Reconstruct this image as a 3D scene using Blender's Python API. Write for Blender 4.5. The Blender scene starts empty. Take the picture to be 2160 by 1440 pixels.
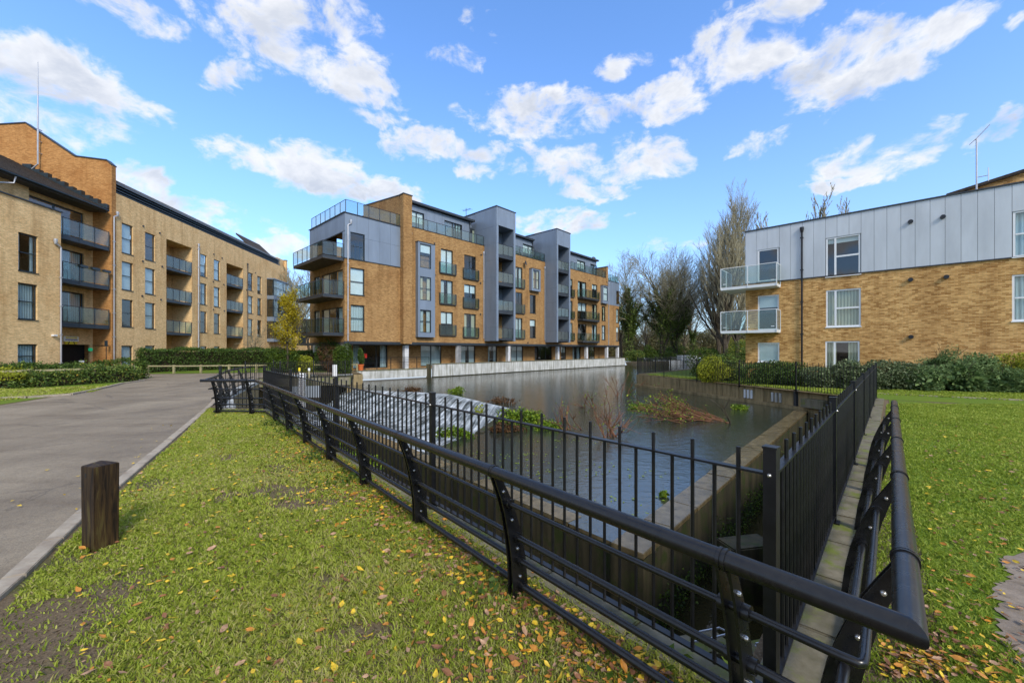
import bpy, bmesh, math, random
import numpy as np
from mathutils import Vector, Matrix
from mathutils.geometry import delaunay_2d_cdt
random.seed(7); RNG = np.random.default_rng(11)
rad = math.radians
SC = bpy.context.scene
COL = SC.collection

# ------------------------------------------------------------------ camera
CAMZ, FPX, HOR = 1.8, 835.0, 737.0
cam = bpy.data.cameras.new('camera'); camo = bpy.data.objects.new('camera', cam); COL.objects.link(camo)
camo.location = (0, 0, CAMZ); camo.rotation_euler = (rad(90), 0, 0)
cam.sensor_width = 36; cam.lens = 36*FPX/2160; cam.shift_y = (HOR-720)/2160
cam.clip_start = 0.05; cam.clip_end = 3000
SC.camera = camo

# ------------------------------------------------------------------ world and sun
SUN_DIR = Vector((0.36, -0.70, 0.60)).normalized()      # direction towards the sun
sun_el = math.asin(SUN_DIR.z); sun_az = math.atan2(SUN_DIR.x, SUN_DIR.y)
W = bpy.data.worlds.new('World'); SC.world = W; W.use_nodes = True
def build_world():
    nt = W.node_tree; N = nt.nodes; L = nt.links; N.clear()
    def mth(op, a, b=None, c=None, clamp=False):
        n = N.new('ShaderNodeMath'); n.operation = op; n.use_clamp = clamp
        for i, v in enumerate((a, b, c)):
            if v is None: continue
            if isinstance(v, (int, float)): n.inputs[i].default_value = v
            else: L.new(v, n.inputs[i])
        return n.outputs[0]
    out = N.new('ShaderNodeOutputWorld'); bg = N.new('ShaderNodeBackground')
    sky = N.new('ShaderNodeTexSky'); sky.sky_type = 'NISHITA'; sky.sun_disc = False
    sky.sun_elevation = sun_el; sky.sun_rotation = sun_az
    sky.altitude = 50; sky.air_density = 1.0; sky.dust_density = 0.7; sky.ozone_density = 2.2
    tc = N.new('ShaderNodeTexCoord'); sep = N.new('ShaderNodeSeparateXYZ')
    L.new(tc.outputs['Generated'], sep.inputs[0])
    x, y, z = sep.outputs
    az = mth('ARCTAN2', x, y); el = mth('ARCSINE', z)
    # cloud layer coordinates: the direction projected on a plane overhead
    zz = mth('ADD', mth('MAXIMUM', z, 0.0), 0.22)
    cmb = N.new('ShaderNodeCombineXYZ'); L.new(mth('DIVIDE', x, zz), cmb.inputs[0]); L.new(mth('DIVIDE', y, zz), cmb.inputs[1])
    cmb.inputs[2].default_value = 3.1
    def noise(scale, det, rough, vec, dist=0.0):
        n = N.new('ShaderNodeTexNoise'); n.inputs['Scale'].default_value = scale; n.inputs['Detail'].default_value = det
        n.inputs['Roughness'].default_value = rough; n.inputs['Distortion'].default_value = dist; L.new(vec, n.inputs['Vector']); return n.outputs['Fac']
    wn = N.new('ShaderNodeTexNoise'); wn.inputs['Scale'].default_value = 3.0; wn.inputs['Detail'].default_value = 3; L.new(cmb.outputs[0], wn.inputs['Vector'])
    wv = N.new('ShaderNodeVectorMath'); wv.operation = 'MULTIPLY_ADD'; L.new(wn.outputs['Color'], wv.inputs[0]); wv.inputs[1].default_value = (.5, .5, .5); L.new(cmb.outputs[0], wv.inputs[2])
    dv = N.new('ShaderNodeVectorMath'); dv.operation = 'MULTIPLY'; L.new(tc.outputs['Generated'], dv.inputs[0]); dv.inputs[1].default_value = (1, 1, 1.55)
    wn2 = N.new('ShaderNodeTexNoise'); wn2.inputs['Scale'].default_value = 6.0; wn2.inputs['Detail'].default_value = 2; L.new(dv.outputs[0], wn2.inputs['Vector'])
    wv2 = N.new('ShaderNodeVectorMath'); wv2.operation = 'MULTIPLY_ADD'; L.new(wn2.outputs['Color'], wv2.inputs[0]); wv2.inputs[1].default_value = (.09, .09, .09); L.new(dv.outputs[0], wv2.inputs[2])
    up = N.new('ShaderNodeVectorMath'); up.operation = 'ADD'; L.new(wv2.outputs[0], up.inputs[0]); up.inputs[1].default_value = (0, 0, 0.055)
    n1 = noise(7.5, 9, 0.60, wv2.outputs[0]); n4 = noise(3.2, 2, 0.5, wv2.outputs[0]); n1u = noise(7.5, 4, 0.60, up.outputs[0]); n5 = noise(26, 6, 0.62, wv2.outputs[0]); nw = noise(9, 4, 0.6, dv.outputs[0]); nw2 = noise(9, 4, 0.6, wv2.outputs[0])
    az = mth('ADD', az, mth('MULTIPLY', mth('SUBTRACT', nw, 0.5), 0.17)); el = mth('ADD', el, mth('MULTIPLY', mth('SUBTRACT', nw2, 0.5), 0.08))
    n2 = noise(1.3, 2, 0.5, cmb.outputs[0])
    def cl(px, py, rx, ry, w=1.0):
        u = (px-1080)/FPX; v = (HOR-py)/FPX
        a = math.atan(u); e = math.atan(v/math.hypot(1, u))
        k = 1/FPX/(1+u*u); k2 = 1/FPX/math.hypot(1, u)/(1+v*v/(1+u*u))
        return a, e, rx*k, ry*k2, w
    blobs = [(600,60,235,115),(300,30,110,50),(770,165,105,62),(760,40,60,50),(110,200,215,112),(20,130,90,60),
             (1000,45,50,45),(500,165,60,24),(1580,90,140,85),(1790,140,180,95),(1650,30,110,45),(1990,55,95,48),(2135,45,30,14),
             (1170,245,165,62),(1385,225,95,50),(890,310,105,44),(1060,335,125,46),(1240,345,180,55),(640,350,165,58),
             (790,400,110,36),(1870,330,150,50),(1780,388,75,18),(2105,285,85,42),(1600,300,60,24),(500,460,180,38),(290,385,90,42),
             (1180,465,110,34),(810,250,62,24),(1380,515,70,20),(950,130,60,30),(1300,140,60,20),(1250,400,90,20),(600,520,120,30)]
    m = None
    for b in blobs:
        a, e, ra, re, w = cl(*b)
        dx = mth('MULTIPLY', mth('SUBTRACT', az, a), 1/ra); dy = mth('MULTIPLY', mth('SUBTRACT', el, e), 1/re)
        f = mth('SUBTRACT', 1.0, mth('ADD', mth('MULTIPLY', dx, dx), mth('MULTIPLY', dy, dy)))
        if b[2] < 71: f = mth('MULTIPLY', f, 0.5)
        m = f if m is None else mth('MAXIMUM', m, f)
    m = mth('MAXIMUM', m, -1.2)
    # outside the view denser cloud is added from noise alone, raising the ambient light
    back = mth('MULTIPLY', mth('SUBTRACT', n2, 0.39), 9.0)
    inview = mth('MULTIPLY', mth('SUBTRACT', mth('DIVIDE', y, mth('MAXIMUM', mth('ABSOLUTE', x), 0.02)), 0.62), 6.0, clamp=True)
    inview = mth('MULTIPLY', inview, mth('MULTIPLY', mth('SUBTRACT', 0.95, el), 6.0, clamp=True))
    mx = N.new('ShaderNodeMix'); mx.data_type = 'FLOAT'
    L.new(inview, mx.inputs[0]); L.new(back, mx.inputs[2]); L.new(m, mx.inputs[3]); m = mx.outputs[0]
    d = mth('ADD', mth('MULTIPLY', mth('MINIMUM', m, 0.55), 0.85), mth('ADD', mth('MULTIPLY', mth('SUBTRACT', n1, 0.5), 3.4), mth('ADD', mth('MULTIPLY', mth('SUBTRACT', n4, 0.5), 1.2), mth('MULTIPLY', mth('SUBTRACT', n5, 0.5), 1.5))))
    dens = N.new('ShaderNodeMapRange'); dens.interpolation_type = 'SMOOTHSTEP'
    dens.inputs['From Min'].default_value = -0.06; dens.inputs['From Max'].default_value = 0.72; L.new(d, dens.inputs['Value'])
    # thick cloud centres are a little greyer than the rims
    shade = N.new('ShaderNodeMapRange'); shade.inputs['From Min'].default_value = 0.25; shade.inputs['From Max'].default_value = 1.0
    L.new(mth('ADD', d, mth('MULTIPLY', mth('SUBTRACT', n1u, n1), 2.6)), shade.inputs['Value'])
    n3 = noise(3.0, 4, 0.5, cmb.outputs[0])
    cc = N.new('ShaderNodeMix'); cc.data_type = 'RGBA'
    cc.inputs[6].default_value = (2.15, 2.17, 2.22, 1); cc.inputs[7].default_value = (1.35, 1.45, 1.65, 1)
    L.new(mth('MULTIPLY', shade.outputs[0], mth('MULTIPLY', n3, 1.7), clamp=True), cc.inputs[0])
    hs = N.new('ShaderNodeMix'); hs.data_type = 'RGBA'; hs.blend_type = 'MULTIPLY'; hs.inputs[0].default_value = 1
    L.new(sky.outputs[0], hs.inputs[6]); hs.inputs[7].default_value = SKY_TINT
    # thin veil towards the horizon
    veil = N.new('ShaderNodeMix'); veil.data_type = 'RGBA'
    vf = mth('MULTIPLY', mth('POWER', 2.718, mth('MULTIPLY', mth('MAXIMUM', z, 0.0), -4.2)), 0.80)
    L.new(vf, veil.inputs[0]); L.new(hs.outputs[2], veil.inputs[6]); veil.inputs[7].default_value = (1.32, 1.43, 1.72, 1)
    fin = N.new('ShaderNodeMix'); fin.data_type = 'RGBA'
    L.new(mth('MULTIPLY', dens.outputs[0], 0.93), fin.inputs[0]); L.new(veil.outputs[2], fin.inputs[6]); L.new(cc.outputs[2], fin.inputs[7])
    L.new(fin.outputs[2], bg.inputs[0]); bg.inputs[1].default_value = 0.15
    L.new(bg.outputs[0], out.inputs[0])
SKY_TINT = (0.40, 0.60, 0.80, 1)
build_world()
sl = bpy.data.lights.new('sun', 'SUN'); sl.energy = 1.1; sl.angle = rad(14); sl.color = (1, 0.93, 0.82)
so = bpy.data.objects.new('sun', sl); COL.objects.link(so); so.location = (-20, -20, 40)
so.rotation_euler = (-SUN_DIR).to_track_quat('-Z', 'Y').to_euler()
SC.view_settings.view_transform = 'Standard'; SC.view_settings.look = 'None'
SC.view_settings.gamma = 1; SC.view_settings.use_curve_mapping = False
SC.view_settings.exposure = 1.62
SC.cycles.max_bounces = 6; SC.cycles.transparent_max_bounces = 12; SC.cycles.diffuse_bounces = 3
SC.cycles.caustics_reflective = False; SC.cycles.caustics_refractive = False

# ------------------------------------------------------------------ materials
class NM:
    def __init__(s, name):
        s.m = bpy.data.materials.new(name); s.m.use_nodes = True; s.nt = s.m.node_tree; s.N = s.nt.nodes; s.L = s.nt.links
        s.b = s.N['Principled BSDF']; s.tc = s.N.new('ShaderNodeTexCoord'); s.geo = s.N.new('ShaderNodeNewGeometry')
    def set(s, rough=0.6, spec=0.5, metal=0.0):
        s.b.inputs['Roughness'].default_value = rough; s.b.inputs['Specular IOR Level'].default_value = spec; s.b.inputs['Metallic'].default_value = metal; return s
    def lk(s, a, b): s.L.new(a, b)
    def mapv(s, vec, scale=(1,1,1), rot=(0,0,0)):
        n = s.N.new('ShaderNodeMapping'); n.inputs['Scale'].default_value = scale; n.inputs['Rotation'].default_value = rot; s.lk(vec, n.inputs[0]); return n.outputs[0]
    def noise(s, scale=5, det=4, rough=0.55, vec=None, dist=0):
        n = s.N.new('ShaderNodeTexNoise'); n.inputs['Scale'].default_value = scale; n.inputs['Detail'].default_value = det
        n.inputs['Roughness'].default_value = rough; n.inputs['Distortion'].default_value = dist
        s.lk(vec if vec is not None else s.geo.outputs['Position'], n.inputs['Vector']); return n.outputs['Fac']
    def ramp(s, fac, stops, interp='LINEAR'):
        r = s.N.new('ShaderNodeValToRGB'); e = r.color_ramp.elements; r.color_ramp.interpolation = interp
        while len(e) < len(stops): e.new(0.5)
        for q, (p, c) in zip(e, stops): q.position = p; q.color = (*c, 1) if len(c) == 3 else c
        s.lk(fac, r.inputs[0]); return r.outputs[0]
    def mix(s, fac, a, b, mode='MIX'):
        n = s.N.new('ShaderNodeMix'); n.data_type = 'RGBA'; n.blend_type = mode
        for i, v in ((0, fac), (6, a), (7, b)):
            if isinstance(v, (int, float)): n.inputs[i].default_value = v
            elif isinstance(v, tuple): n.inputs[i].default_value = (*v, 1) if len(v) == 3 else v
            else: s.lk(v, n.inputs[i])
        return n.outputs[2]
    def math(s, op, a, b=0.0, clamp=False):
        n = s.N.new('ShaderNodeMath'); n.operation = op; n.use_clamp = clamp
        for i, v in enumerate((a, b)):
            if isinstance(v, (int, float)): n.inputs[i].default_value = v
            else: s.lk(v, n.inputs[i])
        return n.outputs[0]
    def color(s, c):
        if isinstance(c, tuple): s.b.inputs['Base Color'].default_value = (*c, 1)
        else: s.lk(c, s.b.inputs['Base Color'])
        return s
    def bump(s, h, strength=0.3, dist=0.01):
        n = s.N.new('ShaderNodeBump'); n.inputs['Strength'].default_value = strength; n.inputs['Distance'].default_value = dist
        s.lk(h, n.inputs['Height']); s.lk(n.outputs[0], s.b.inputs['Normal']); return s
    def rough(s, f): s.lk(f, s.b.inputs['Roughness']); return s
    def done(s): return s.m

def simple(name, c, rough=0.6, spec=0.4, metal=0.0, var=0.15, scale=3.0):
    m = NM(name).set(rough, spec, metal)
    f = m.noise(scale, 5)
    m.color(m.ramp(f, [(0.3, tuple(v*(1-var) for v in c)), (0.7, tuple(min(1, v*(1+var)) for v in c))])); return m.done()

def brick_mat(name, c1, c2, mortar, big):
    m = NM(name).set(0.85, 0.25)
    sp = m.N.new('ShaderNodeSeparateXYZ'); m.lk(m.tc.outputs['Object'], sp.inputs[0])
    cb = m.N.new('ShaderNodeCombineXYZ'); m.lk(m.math('ADD', sp.outputs[0], sp.outputs[1]), cb.inputs[0]); m.lk(sp.outputs[2], cb.inputs[1])
    b = m.N.new('ShaderNodeTexBrick'); m.lk(cb.outputs[0], b.inputs['Vector'])
    b.inputs['Scale'].default_value = 1; b.inputs['Brick Width'].default_value = 0.225; b.inputs['Row Height'].default_value = 0.075
    b.inputs['Mortar Size'].default_value = 0.005; b.inputs['Mortar Smooth'].default_value = 0.2; b.inputs['Bias'].default_value = 0.0
    b.inputs['Color1'].default_value = (*c1, 1); b.inputs['Color2'].default_value = (*c2, 1); b.inputs['Mortar'].default_value = (*mortar, 1)
    f = m.noise(0.55, 7, 0.6); f2 = m.noise(6, 3, 0.6, vec=m.mapv(m.geo.outputs['Position'], (1, 1, 4)))
    c = m.mix(1.0, b.outputs[0], m.ramp(f, [(0.25, big[0]), (0.5, (1, 1, 1)), (0.75, big[1])]), 'MULTIPLY')
    c = m.mix(1.0, c, m.ramp(f2, [(0.3, (0.72, 0.70, 0.66)), (0.6, (1.12, 1.1, 1.08))]), 'MULTIPLY')
    st = m.noise(1.0, 5, 0.6, vec=m.mapv(m.geo.outputs['Position'], (1.6, 1.6, 0.16)))
    c = m.mix(1.0, c, m.ramp(st, [(0.33, (0.80, 0.76, 0.72)), (0.5, (1, 1, 1)), (0.68, (1.05, 1.06, 1.08))]), 'MULTIPLY')
    m.color(c); m.bump(b.outputs['Fac'], -0.6, 0.012); return m.done()

MAT = {}
MAT['brick_left'] = brick_mat('pale buff brick', (0.66, 0.43, 0.195), (0.80, 0.55, 0.27), (0.60, 0.46, 0.28), ((0.90, 0.80, 0.70), (1.08, 1.08, 1.1)))
MAT['brick_gable'] = brick_mat('warm orange buff brick', (0.36, 0.165, 0.05), (0.50, 0.25, 0.085), (0.38, 0.235, 0.10), ((0.82, 0.72, 0.62), (1.1, 1.12, 1.15)))
MAT['brick_mid'] = brick_mat('ochre brick', (0.255, 0.142, 0.052), (0.395, 0.23, 0.09), (0.32, 0.215, 0.11), ((0.80, 0.74, 0.70), (1.1, 1.12, 1.15)))
MAT['brick_right'] = brick_mat('golden brown brick', (0.35, 0.17, 0.045), (0.72, 0.44, 0.17), (0.60, 0.42, 0.21), ((0.82, 0.76, 0.70), (1.12, 1.12, 1.12)))
def clad(name, c):
    m = NM(name).set(0.42, 0.5, 0.12)
    f = m.noise(1.2, 5, 0.6, vec=m.mapv(m.geo.outputs['Position'], (1, 1, 0.25)))
    m.color(m.ramp(f, [(0.3, tuple(v*0.86 for v in c)), (0.7, tuple(v*1.1 for v in c))])); m.bump(m.noise(0.8, 2), 0.12, 0.02); return m.done()
MAT['clad_mid'] = clad('blue grey zinc cladding', (0.19, 0.235, 0.30))
MAT['clad_right'] = clad('pale grey cladding', (0.54, 0.57, 0.60))
MAT['dark_metal'] = simple('dark grey metal', (0.035, 0.042, 0.05), 0.4, 0.5, 0.2)
MAT['frame_dark'] = simple('dark window frame', (0.02, 0.03, 0.035), 0.35, 0.5)
MAT['frame_white'] = simple('white window frame', (0.78, 0.79, 0.8), 0.3, 0.5, var=0.04)
MAT['white_paint'] = simple('white painted metal', (0.7, 0.72, 0.72), 0.35, 0.5, var=0.05)
MAT['pipe'] = simple('grey aluminium pipe', (0.5, 0.5, 0.52), 0.35, 0.6, 0.5, var=0.08)
MAT['pipe_black'] = simple('black pipe', (0.01, 0.01, 0.012), 0.3, 0.5)
MAT['roof_tile'] = simple('brown roof tile', (0.05, 0.04, 0.032), 0.85, 0.2, var=0.4, scale=6)
MAT['roof_metal'] = simple('grey metal roof', (0.12, 0.125, 0.135), 0.5, 0.5, 0.3, var=0.2)
MAT['soffit'] = simple('grey soffit board', (0.09, 0.085, 0.08), 0.7, 0.2)
MAT['wood_soffit'] = simple('boarded balcony underside', (0.12, 0.09, 0.06), 0.7, 0.2, var=0.4)
MAT['garage'] = simple('dark garage door', (0.012, 0.012, 0.012), 0.6, 0.2)
MAT['column'] = simple('white column paint', (0.6, 0.6, 0.6), 0.6, 0.3, var=0.15)
def glossblack():
    m = NM('wet black paint').set(0.22, 0.5)
    m.color(m.ramp(m.noise(40, 6, 0.7), [(0.35, (0.006, 0.006, 0.007)), (0.70, (0.014, 0.013, 0.012)), (0.76, (0.06, 0.045, 0.03))]))
    m.rough(m.ramp(m.noise(9, 2), [(0.35, (0.24,)*3), (0.7, (0.34,)*3)])); return m.done()
MAT['black'] = glossblack()
MAT['black_matt'] = simple('black fence paint', (0.007, 0.007, 0.008), 0.35, 0.45, var=0.4, scale=20)
MAT['bolt'] = simple('steel bolt', (0.55, 0.52, 0.48), 0.25, 0.6, 0.9, var=0.2)
def glass(name, tint, base, refl=1.6, trans=0.0):
    m = NM(name); N, L = m.N, m.L
    out = N['Material Output']; N.remove(m.b)
    t = N.new('ShaderNodeBsdfTransparent'); t.inputs[0].default_value = (*tint, 1)
    g = N.new('ShaderNodeBsdfGlossy'); g.inputs['Roughness'].default_value = 0.02
    d = N.new('ShaderNodeBsdfDiffuse'); d.inputs[0].default_value = (*base, 1)
    fr = N.new('ShaderNodeFresnel'); fr.inputs[0].default_value = 1.5
    bp = N.new('ShaderNodeBump'); bp.inputs['Strength'].default_value = 0.05; bp.inputs['Distance'].default_value = 0.02
    L.new(m.noise(1.1, 1), bp.inputs['Height']); L.new(bp.outputs[0], g.inputs['Normal'])
    f = m.math('ADD', m.math('MULTIPLY', fr.outputs[0], refl), 0.04, clamp=True)
    f = m.math('MULTIPLY', f, m.math('SUBTRACT', 1.0, m.geo.outputs['Backfacing']))
    a = N.new('ShaderNodeMixShader'); a.inputs[0].default_value = trans; L.new(t.outputs[0], a.inputs[1]); L.new(d.outputs[0], a.inputs[2])
    b = N.new('ShaderNodeMixShader'); L.new(f, b.inputs[0]); L.new(a.outputs[0], b.inputs[1]); L.new(g.outputs[0], b.inputs[2])
    L.new(b.outputs[0], out.inputs[0]); return m.m
MAT['pane'] = glass('window glass', (0.88, 0.93, 0.93), (0.02, 0.03, 0.03), 1.8)
MAT['balcony_glass'] = glass('greenish balcony glass', (0.74, 0.84, 0.81), (0.10, 0.13, 0.12), .7, 0.04)
MAT['clear_glass'] = glass('clear balcony glass', (0.80, 0.88, 0.86), (0.3, 0.38, 0.36), 1.2, 0.06)
MAT['frosted_glass'] = glass('frosted balcony glass', (0.5, 0.6, 0.58), (0.20, 0.25, 0.25), .8, 0.35)
def curtain(name, c):
    m = NM(name).set(0.9, 0.1)
    sp = m.N.new('ShaderNodeSeparateXYZ'); m.lk(m.tc.outputs['Object'], sp.inputs[0])
    w = m.N.new('ShaderNodeTexWave'); w.inputs['Scale'].default_value = 2.2; w.inputs['Distortion'].default_value = 2.0; w.inputs['Detail'].default_value = 1
    m.lk(m.mapv(m.tc.outputs['Object'], (1, 1, 0.06)), w.inputs[0])
    m.color(m.ramp(w.outputs['Fac'], [(0, tuple(v*0.55 for v in c)), (1, c)])); m.bump(w.outputs['Fac'], 0.5, 0.03); return m.done()
MAT['curtain_grey'] = curtain('pale grey curtain', (0.72, 0.8, 0.82))
MAT['curtain_cream'] = curtain('cream curtain', (0.78, 0.7, 0.5))
MAT['blind'] = simple('pale roller blind', (0.82, 0.86, 0.88), 0.9, 0.1, var=0.05)
MAT['interior'] = simple('dark room shade sheet', (0.06, 0.06, 0.065), 0.9, 0.1)  # dark colour stands in for the shade of rooms behind the glass
def concrete(name, c, streak=(0.25, 0.22, 0.15), moss=None, s=1.0):
    m = NM(name).set(0.8, 0.3)
    p = m.geo.outputs['Position']
    f = m.noise(1.3*s, 8, 0.65); st = m.noise(2.2*s, 5, 0.65, vec=m.mapv(p, (2.2, 2.2, 0.22)))
    col = m.mix(m.ramp(st, [(0.42, (0, 0, 0)), (0.66, (0.85,)*3)]), m.ramp(f, [(0.3, tuple(v*0.75 for v in c)), (0.7, tuple(v*1.15 for v in c))]), streak)
    if moss:
        col = m.mix(m.ramp(m.noise(3.5*s, 7, 0.7), [(moss[3], (0, 0, 0)), (moss[3]+0.12, (0.9,)*3)]), col, moss[:3])
    m.color(col); m.bump(m.noise(18*s, 7, 0.7), 0.5, 0.01); return m.done()
MAT['white_wall'] = concrete('weathered white concrete', (0.56, 0.56, 0.53), (0.22, 0.21, 0.16))
MAT['quay_wall'] = concrete('stained buff concrete', (0.36, 0.265, 0.13), (0.13, 0.10, 0.045), (0.15, 0.15, 0.03, 0.62))
MAT['dark_wall'] = concrete('dark wet concrete with algae', (0.075, 0.062, 0.032), (0.014, 0.014, 0.007), (0.035, 0.05, 0.008, 0.50))
MAT['coping'] = concrete('grey coping stone with moss', (0.20, 0.175, 0.12), (0.10, 0.09, 0.05), (0.14, 0.17, 0.02, 0.52))
MAT['wet_coping'] = concrete('wet coping stone', (0.19, 0.145, 0.075), (0.085, 0.065, 0.03)); 
MAT['wet_coping'].node_tree.nodes['Principled BSDF'].inputs['Roughness'].default_value = 0.16
MAT['kerb'] = concrete('kerb stone', (0.40, 0.34, 0.26), (0.24, 0.19, 0.14))
MAT['moss'] = simple('green moss', (0.055, 0.075, 0.008), 0.95, 0.1, var=0.6, scale=14)
def asphalt():
    m = NM('worn asphalt').set(0.8, 0.3)
    a = m.noise(0.45, 6, 0.6, vec=m.mapv(m.geo.outputs['Position'], (1.6, 0.7, 1))); b = m.noise(90, 4, 0.75); c = m.noise(9, 6, 0.7)
    col = m.ramp(a, [(0.3, (0.175, 0.138, 0.094)), (0.5, (0.24, 0.194, 0.136)), (0.72, (0.30, 0.247, 0.177))])
    col = m.mix(1, col, m.ramp(b, [(0.3, (0.6,)*3), (0.7, (1.4,)*3)]), 'MULTIPLY')
    col = m.mix(1, col, m.ramp(c, [(0.3, (0.88,)*3), (0.7, (1.1,)*3)]), 'MULTIPLY')
    v = m.N.new('ShaderNodeTexVoronoi'); v.feature = 'DISTANCE_TO_EDGE'; v.inputs['Scale'].default_value = 0.35; m.lk(m.mapv(m.geo.outputs['Position'], (1, .7, 1)), v.inputs['Vector'])
    wob = m.noise(2.5, 5, 0.7); ck = m.math('ADD', v.outputs['Distance'], m.math('MULTIPLY', m.math('SUBTRACT', wob, 0.5), 0.12))
    col = m.mix(m.ramp(m.math('ABSOLUTE', ck), [(0.0, (0.45,)*3), (0.008, (0,)*3)]), col, (0.06, 0.05, 0.042))
    damp = m.noise(0.9, 5, 0.6, vec=m.mapv(m.geo.outputs['Position'], (0.35, 1.7, 1)))
    col = m.mix(1, col, m.ramp(damp, [(0.34, (0.80, 0.78, 0.77)), (0.5, (1, 1, 1))]), 'MULTIPLY')
    m.color(col); m.bump(b, 0.6, 0.008)
    m.rough(m.ramp(a, [(0.3, (0.5,)*3), (0.6, (0.85,)*3)])); return m.done()
MAT['asphalt'] = asphalt()
def ground():
    m = NM('grass and soil').set(0.9, 0.15)
    a = m.noise(1.1, 6, 0.65); b = m.noise(45, 5, 0.7)
    soil = m.ramp(b, [(0.3, (0.11, 0.078, 0.046)), (0.7, (0.25, 0.185, 0.115))])
    gr = m.ramp(b, [(0.3, (0.04, 0.062, 0.008)), (0.55, (0.085, 0.13, 0.014)), (0.75, (0.15, 0.17, 0.03))])
    m.color(m.mix(m.ramp(a, [(0.52, (0,)*3), (0.66, (0.7,)*3)]), soil, gr)); m.bump(b, 0.9, 0.03); return m.done()
MAT['ground'] = ground()
def lawn(name, k=1.0):
    m = NM(name).set(0.85, 0.2)
    a = m.noise(0.7, 5, 0.6); b = m.noise(60, 5, 0.7); c = m.noise(5, 4)
    col = m.ramp(b, [(0.3, (0.07*k, 0.11*k, 0.008)), (0.55, (0.13*k, 0.19*k, 0.016)), (0.75, (0.20*k, 0.26*k, 0.03))])
    col = m.mix(1, col, m.ramp(a, [(0.3, (1.1, 1.0, 0.8)), (0.7, (0.82, 0.95, 0.9))]), 'MULTIPLY')
    m.color(col); m.bump(c, 0.5, 0.06); return m.done()
MAT['lawn'] = lawn('mown lawn')
MAT['bed_soil'] = simple('dark bed soil', (0.03, 0.022, 0.015), 0.95, 0.1, var=0.4)
MAT['path'] = concrete('pinkish paving slab', (0.27, 0.215, 0.165), (0.17, 0.13, 0.09), s=2)
def water(name, base, rough, sc1, sc2, st, ior=1.45):
    m = NM(name).set(rough, 0.5); m.b.inputs['IOR'].default_value = ior
    m.color(m.ramp(m.noise(0.5, 4), [(0.3, base), (0.7, tuple(v*1.35 for v in base))]))
    p = m.geo.outputs['Position']
    h = m.math('ADD', m.noise(sc1, 4, 0.6, vec=m.mapv(p, (0.7, 1.0, 1))), m.math('MULTIPLY', m.noise(sc2, 3, 0.6), 0.35))
    m.bump(h, st, 0.02); return m.done()
MAT['water'] = water('pond water', (0.022, 0.027, 0.018), 0.03, 4.5, 22, 0.6, 2.0)
MAT['low_water'] = water('dark channel water', (0.020, 0.018, 0.007), 0.05, 2.0, 11, 0.3, 1.33)
def foam():
    m = NM('white water').set(0.45, 0.4)
    sp = m.N.new('ShaderNodeSeparateXYZ'); m.lk(m.tc.outputs['UV'], sp.inputs[0])
    a = m.noise(1, 6, 0.7, vec=m.mapv(m.tc.outputs['UV'], (85, 2.2, 1))); b = m.noise(2.0, 5, 0.6); c = m.noise(22, 4, 0.7)
    k = m.math('ADD', m.math('MULTIPLY', a, 0.75), m.math('ADD', m.math('MULTIPLY', b, 0.42), m.math('MULTIPLY', c, 0.08)))
    k = m.math('ADD', k, m.math('MULTIPLY', m.math('ABSOLUTE', m.math('SINE', m.math('MULTIPLY', sp.outputs[1], 15.7))), -0.06))
    m.color(m.ramp(k, [(0.47, (0.03, 0.034, 0.03)), (0.55, (0.13, 0.15, 0.15)), (0.63, (0.38, 0.41, 0.42)), (0.76, (0.68, 0.71, 0.72))])); m.bump(a, 0.6, 0.05); return m.done()
MAT['foam'] = foam()
def foam_edge():
    m = NM('thinning foam on dark water').set(0.5, 0.3); m.color((0.66, 0.70, 0.72))
    sp = m.N.new('ShaderNodeSeparateXYZ'); m.lk(m.tc.outputs['UV'], sp.inputs[0])
    a = m.noise(1, 5, 0.7, vec=m.mapv(m.tc.outputs['UV'], (70, 4, 1))); b = m.noise(3.2, 6, 0.7)
    k = m.math('SUBTRACT', m.math('ADD', m.math('MULTIPLY', a, 0.7), m.math('MULTIPLY', b, 0.6)), m.math('MULTIPLY', sp.outputs[1], 0.36))
    f = m.ramp(k, [(0.50, (0,)*3), (0.64, (1,)*3)])
    t = m.N.new('ShaderNodeBsdfTransparent'); mx = m.N.new('ShaderNodeMixShader'); m.lk(f, mx.inputs[0]); m.lk(t.outputs[0], mx.inputs[1]); m.lk(m.b.outputs[0], mx.inputs[2])
    m.lk(mx.outputs[0], m.N['Material Output'].inputs[0]); return m.done()
MAT['foam_edge'] = foam_edge()
def foliage(name, stops, scale=2.2, trans=0.25):
    m = NM(name).set(0.55, 0.25)
    at = m.N.new('ShaderNodeAttribute'); at.attribute_name = 'rnd'
    f = m.math('ADD', m.math('MULTIPLY', at.outputs['Fac'], 0.6), m.math('MULTIPLY', m.noise(scale, 4), 0.5))
    c = m.ramp(f, stops); m.color(c)
    tr = m.N.new('ShaderNodeBsdfTranslucent'); m.lk(c, tr.inputs[0])
    mx = m.N.new('ShaderNodeMixShader'); mx.inputs[0].default_value = trans; m.lk(m.b.outputs[0], mx.inputs[1]); m.lk(tr.outputs[0], mx.inputs[2])
    m.lk(mx.outputs[0], m.N['Material Output'].inputs[0]); return m.done()
MAT['grass'] = foliage('grass blades', [(0.12, (0.12, 0.17, 0.02)), (0.40, (0.29, 0.37, 0.03)), (0.68, (0.45, 0.49, 0.08)), (0.90, (0.50, 0.42, 0.20))], 1.2, 0.4)
MAT['grass_right'] = foliage('lush grass blades', [(0.12, (0.11, 0.16, 0.02)), (0.5, (0.28, 0.37, 0.035)), (0.85, (0.45, 0.49, 0.09))], 1.2, 0.4)
MAT['hedge'] = foliage('dark green hedge leaves', [(0.2, (0.022, 0.045, 0.009)), (0.55, (0.06, 0.115, 0.02)), (0.85, (0.14, 0.21, 0.04))])
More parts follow.
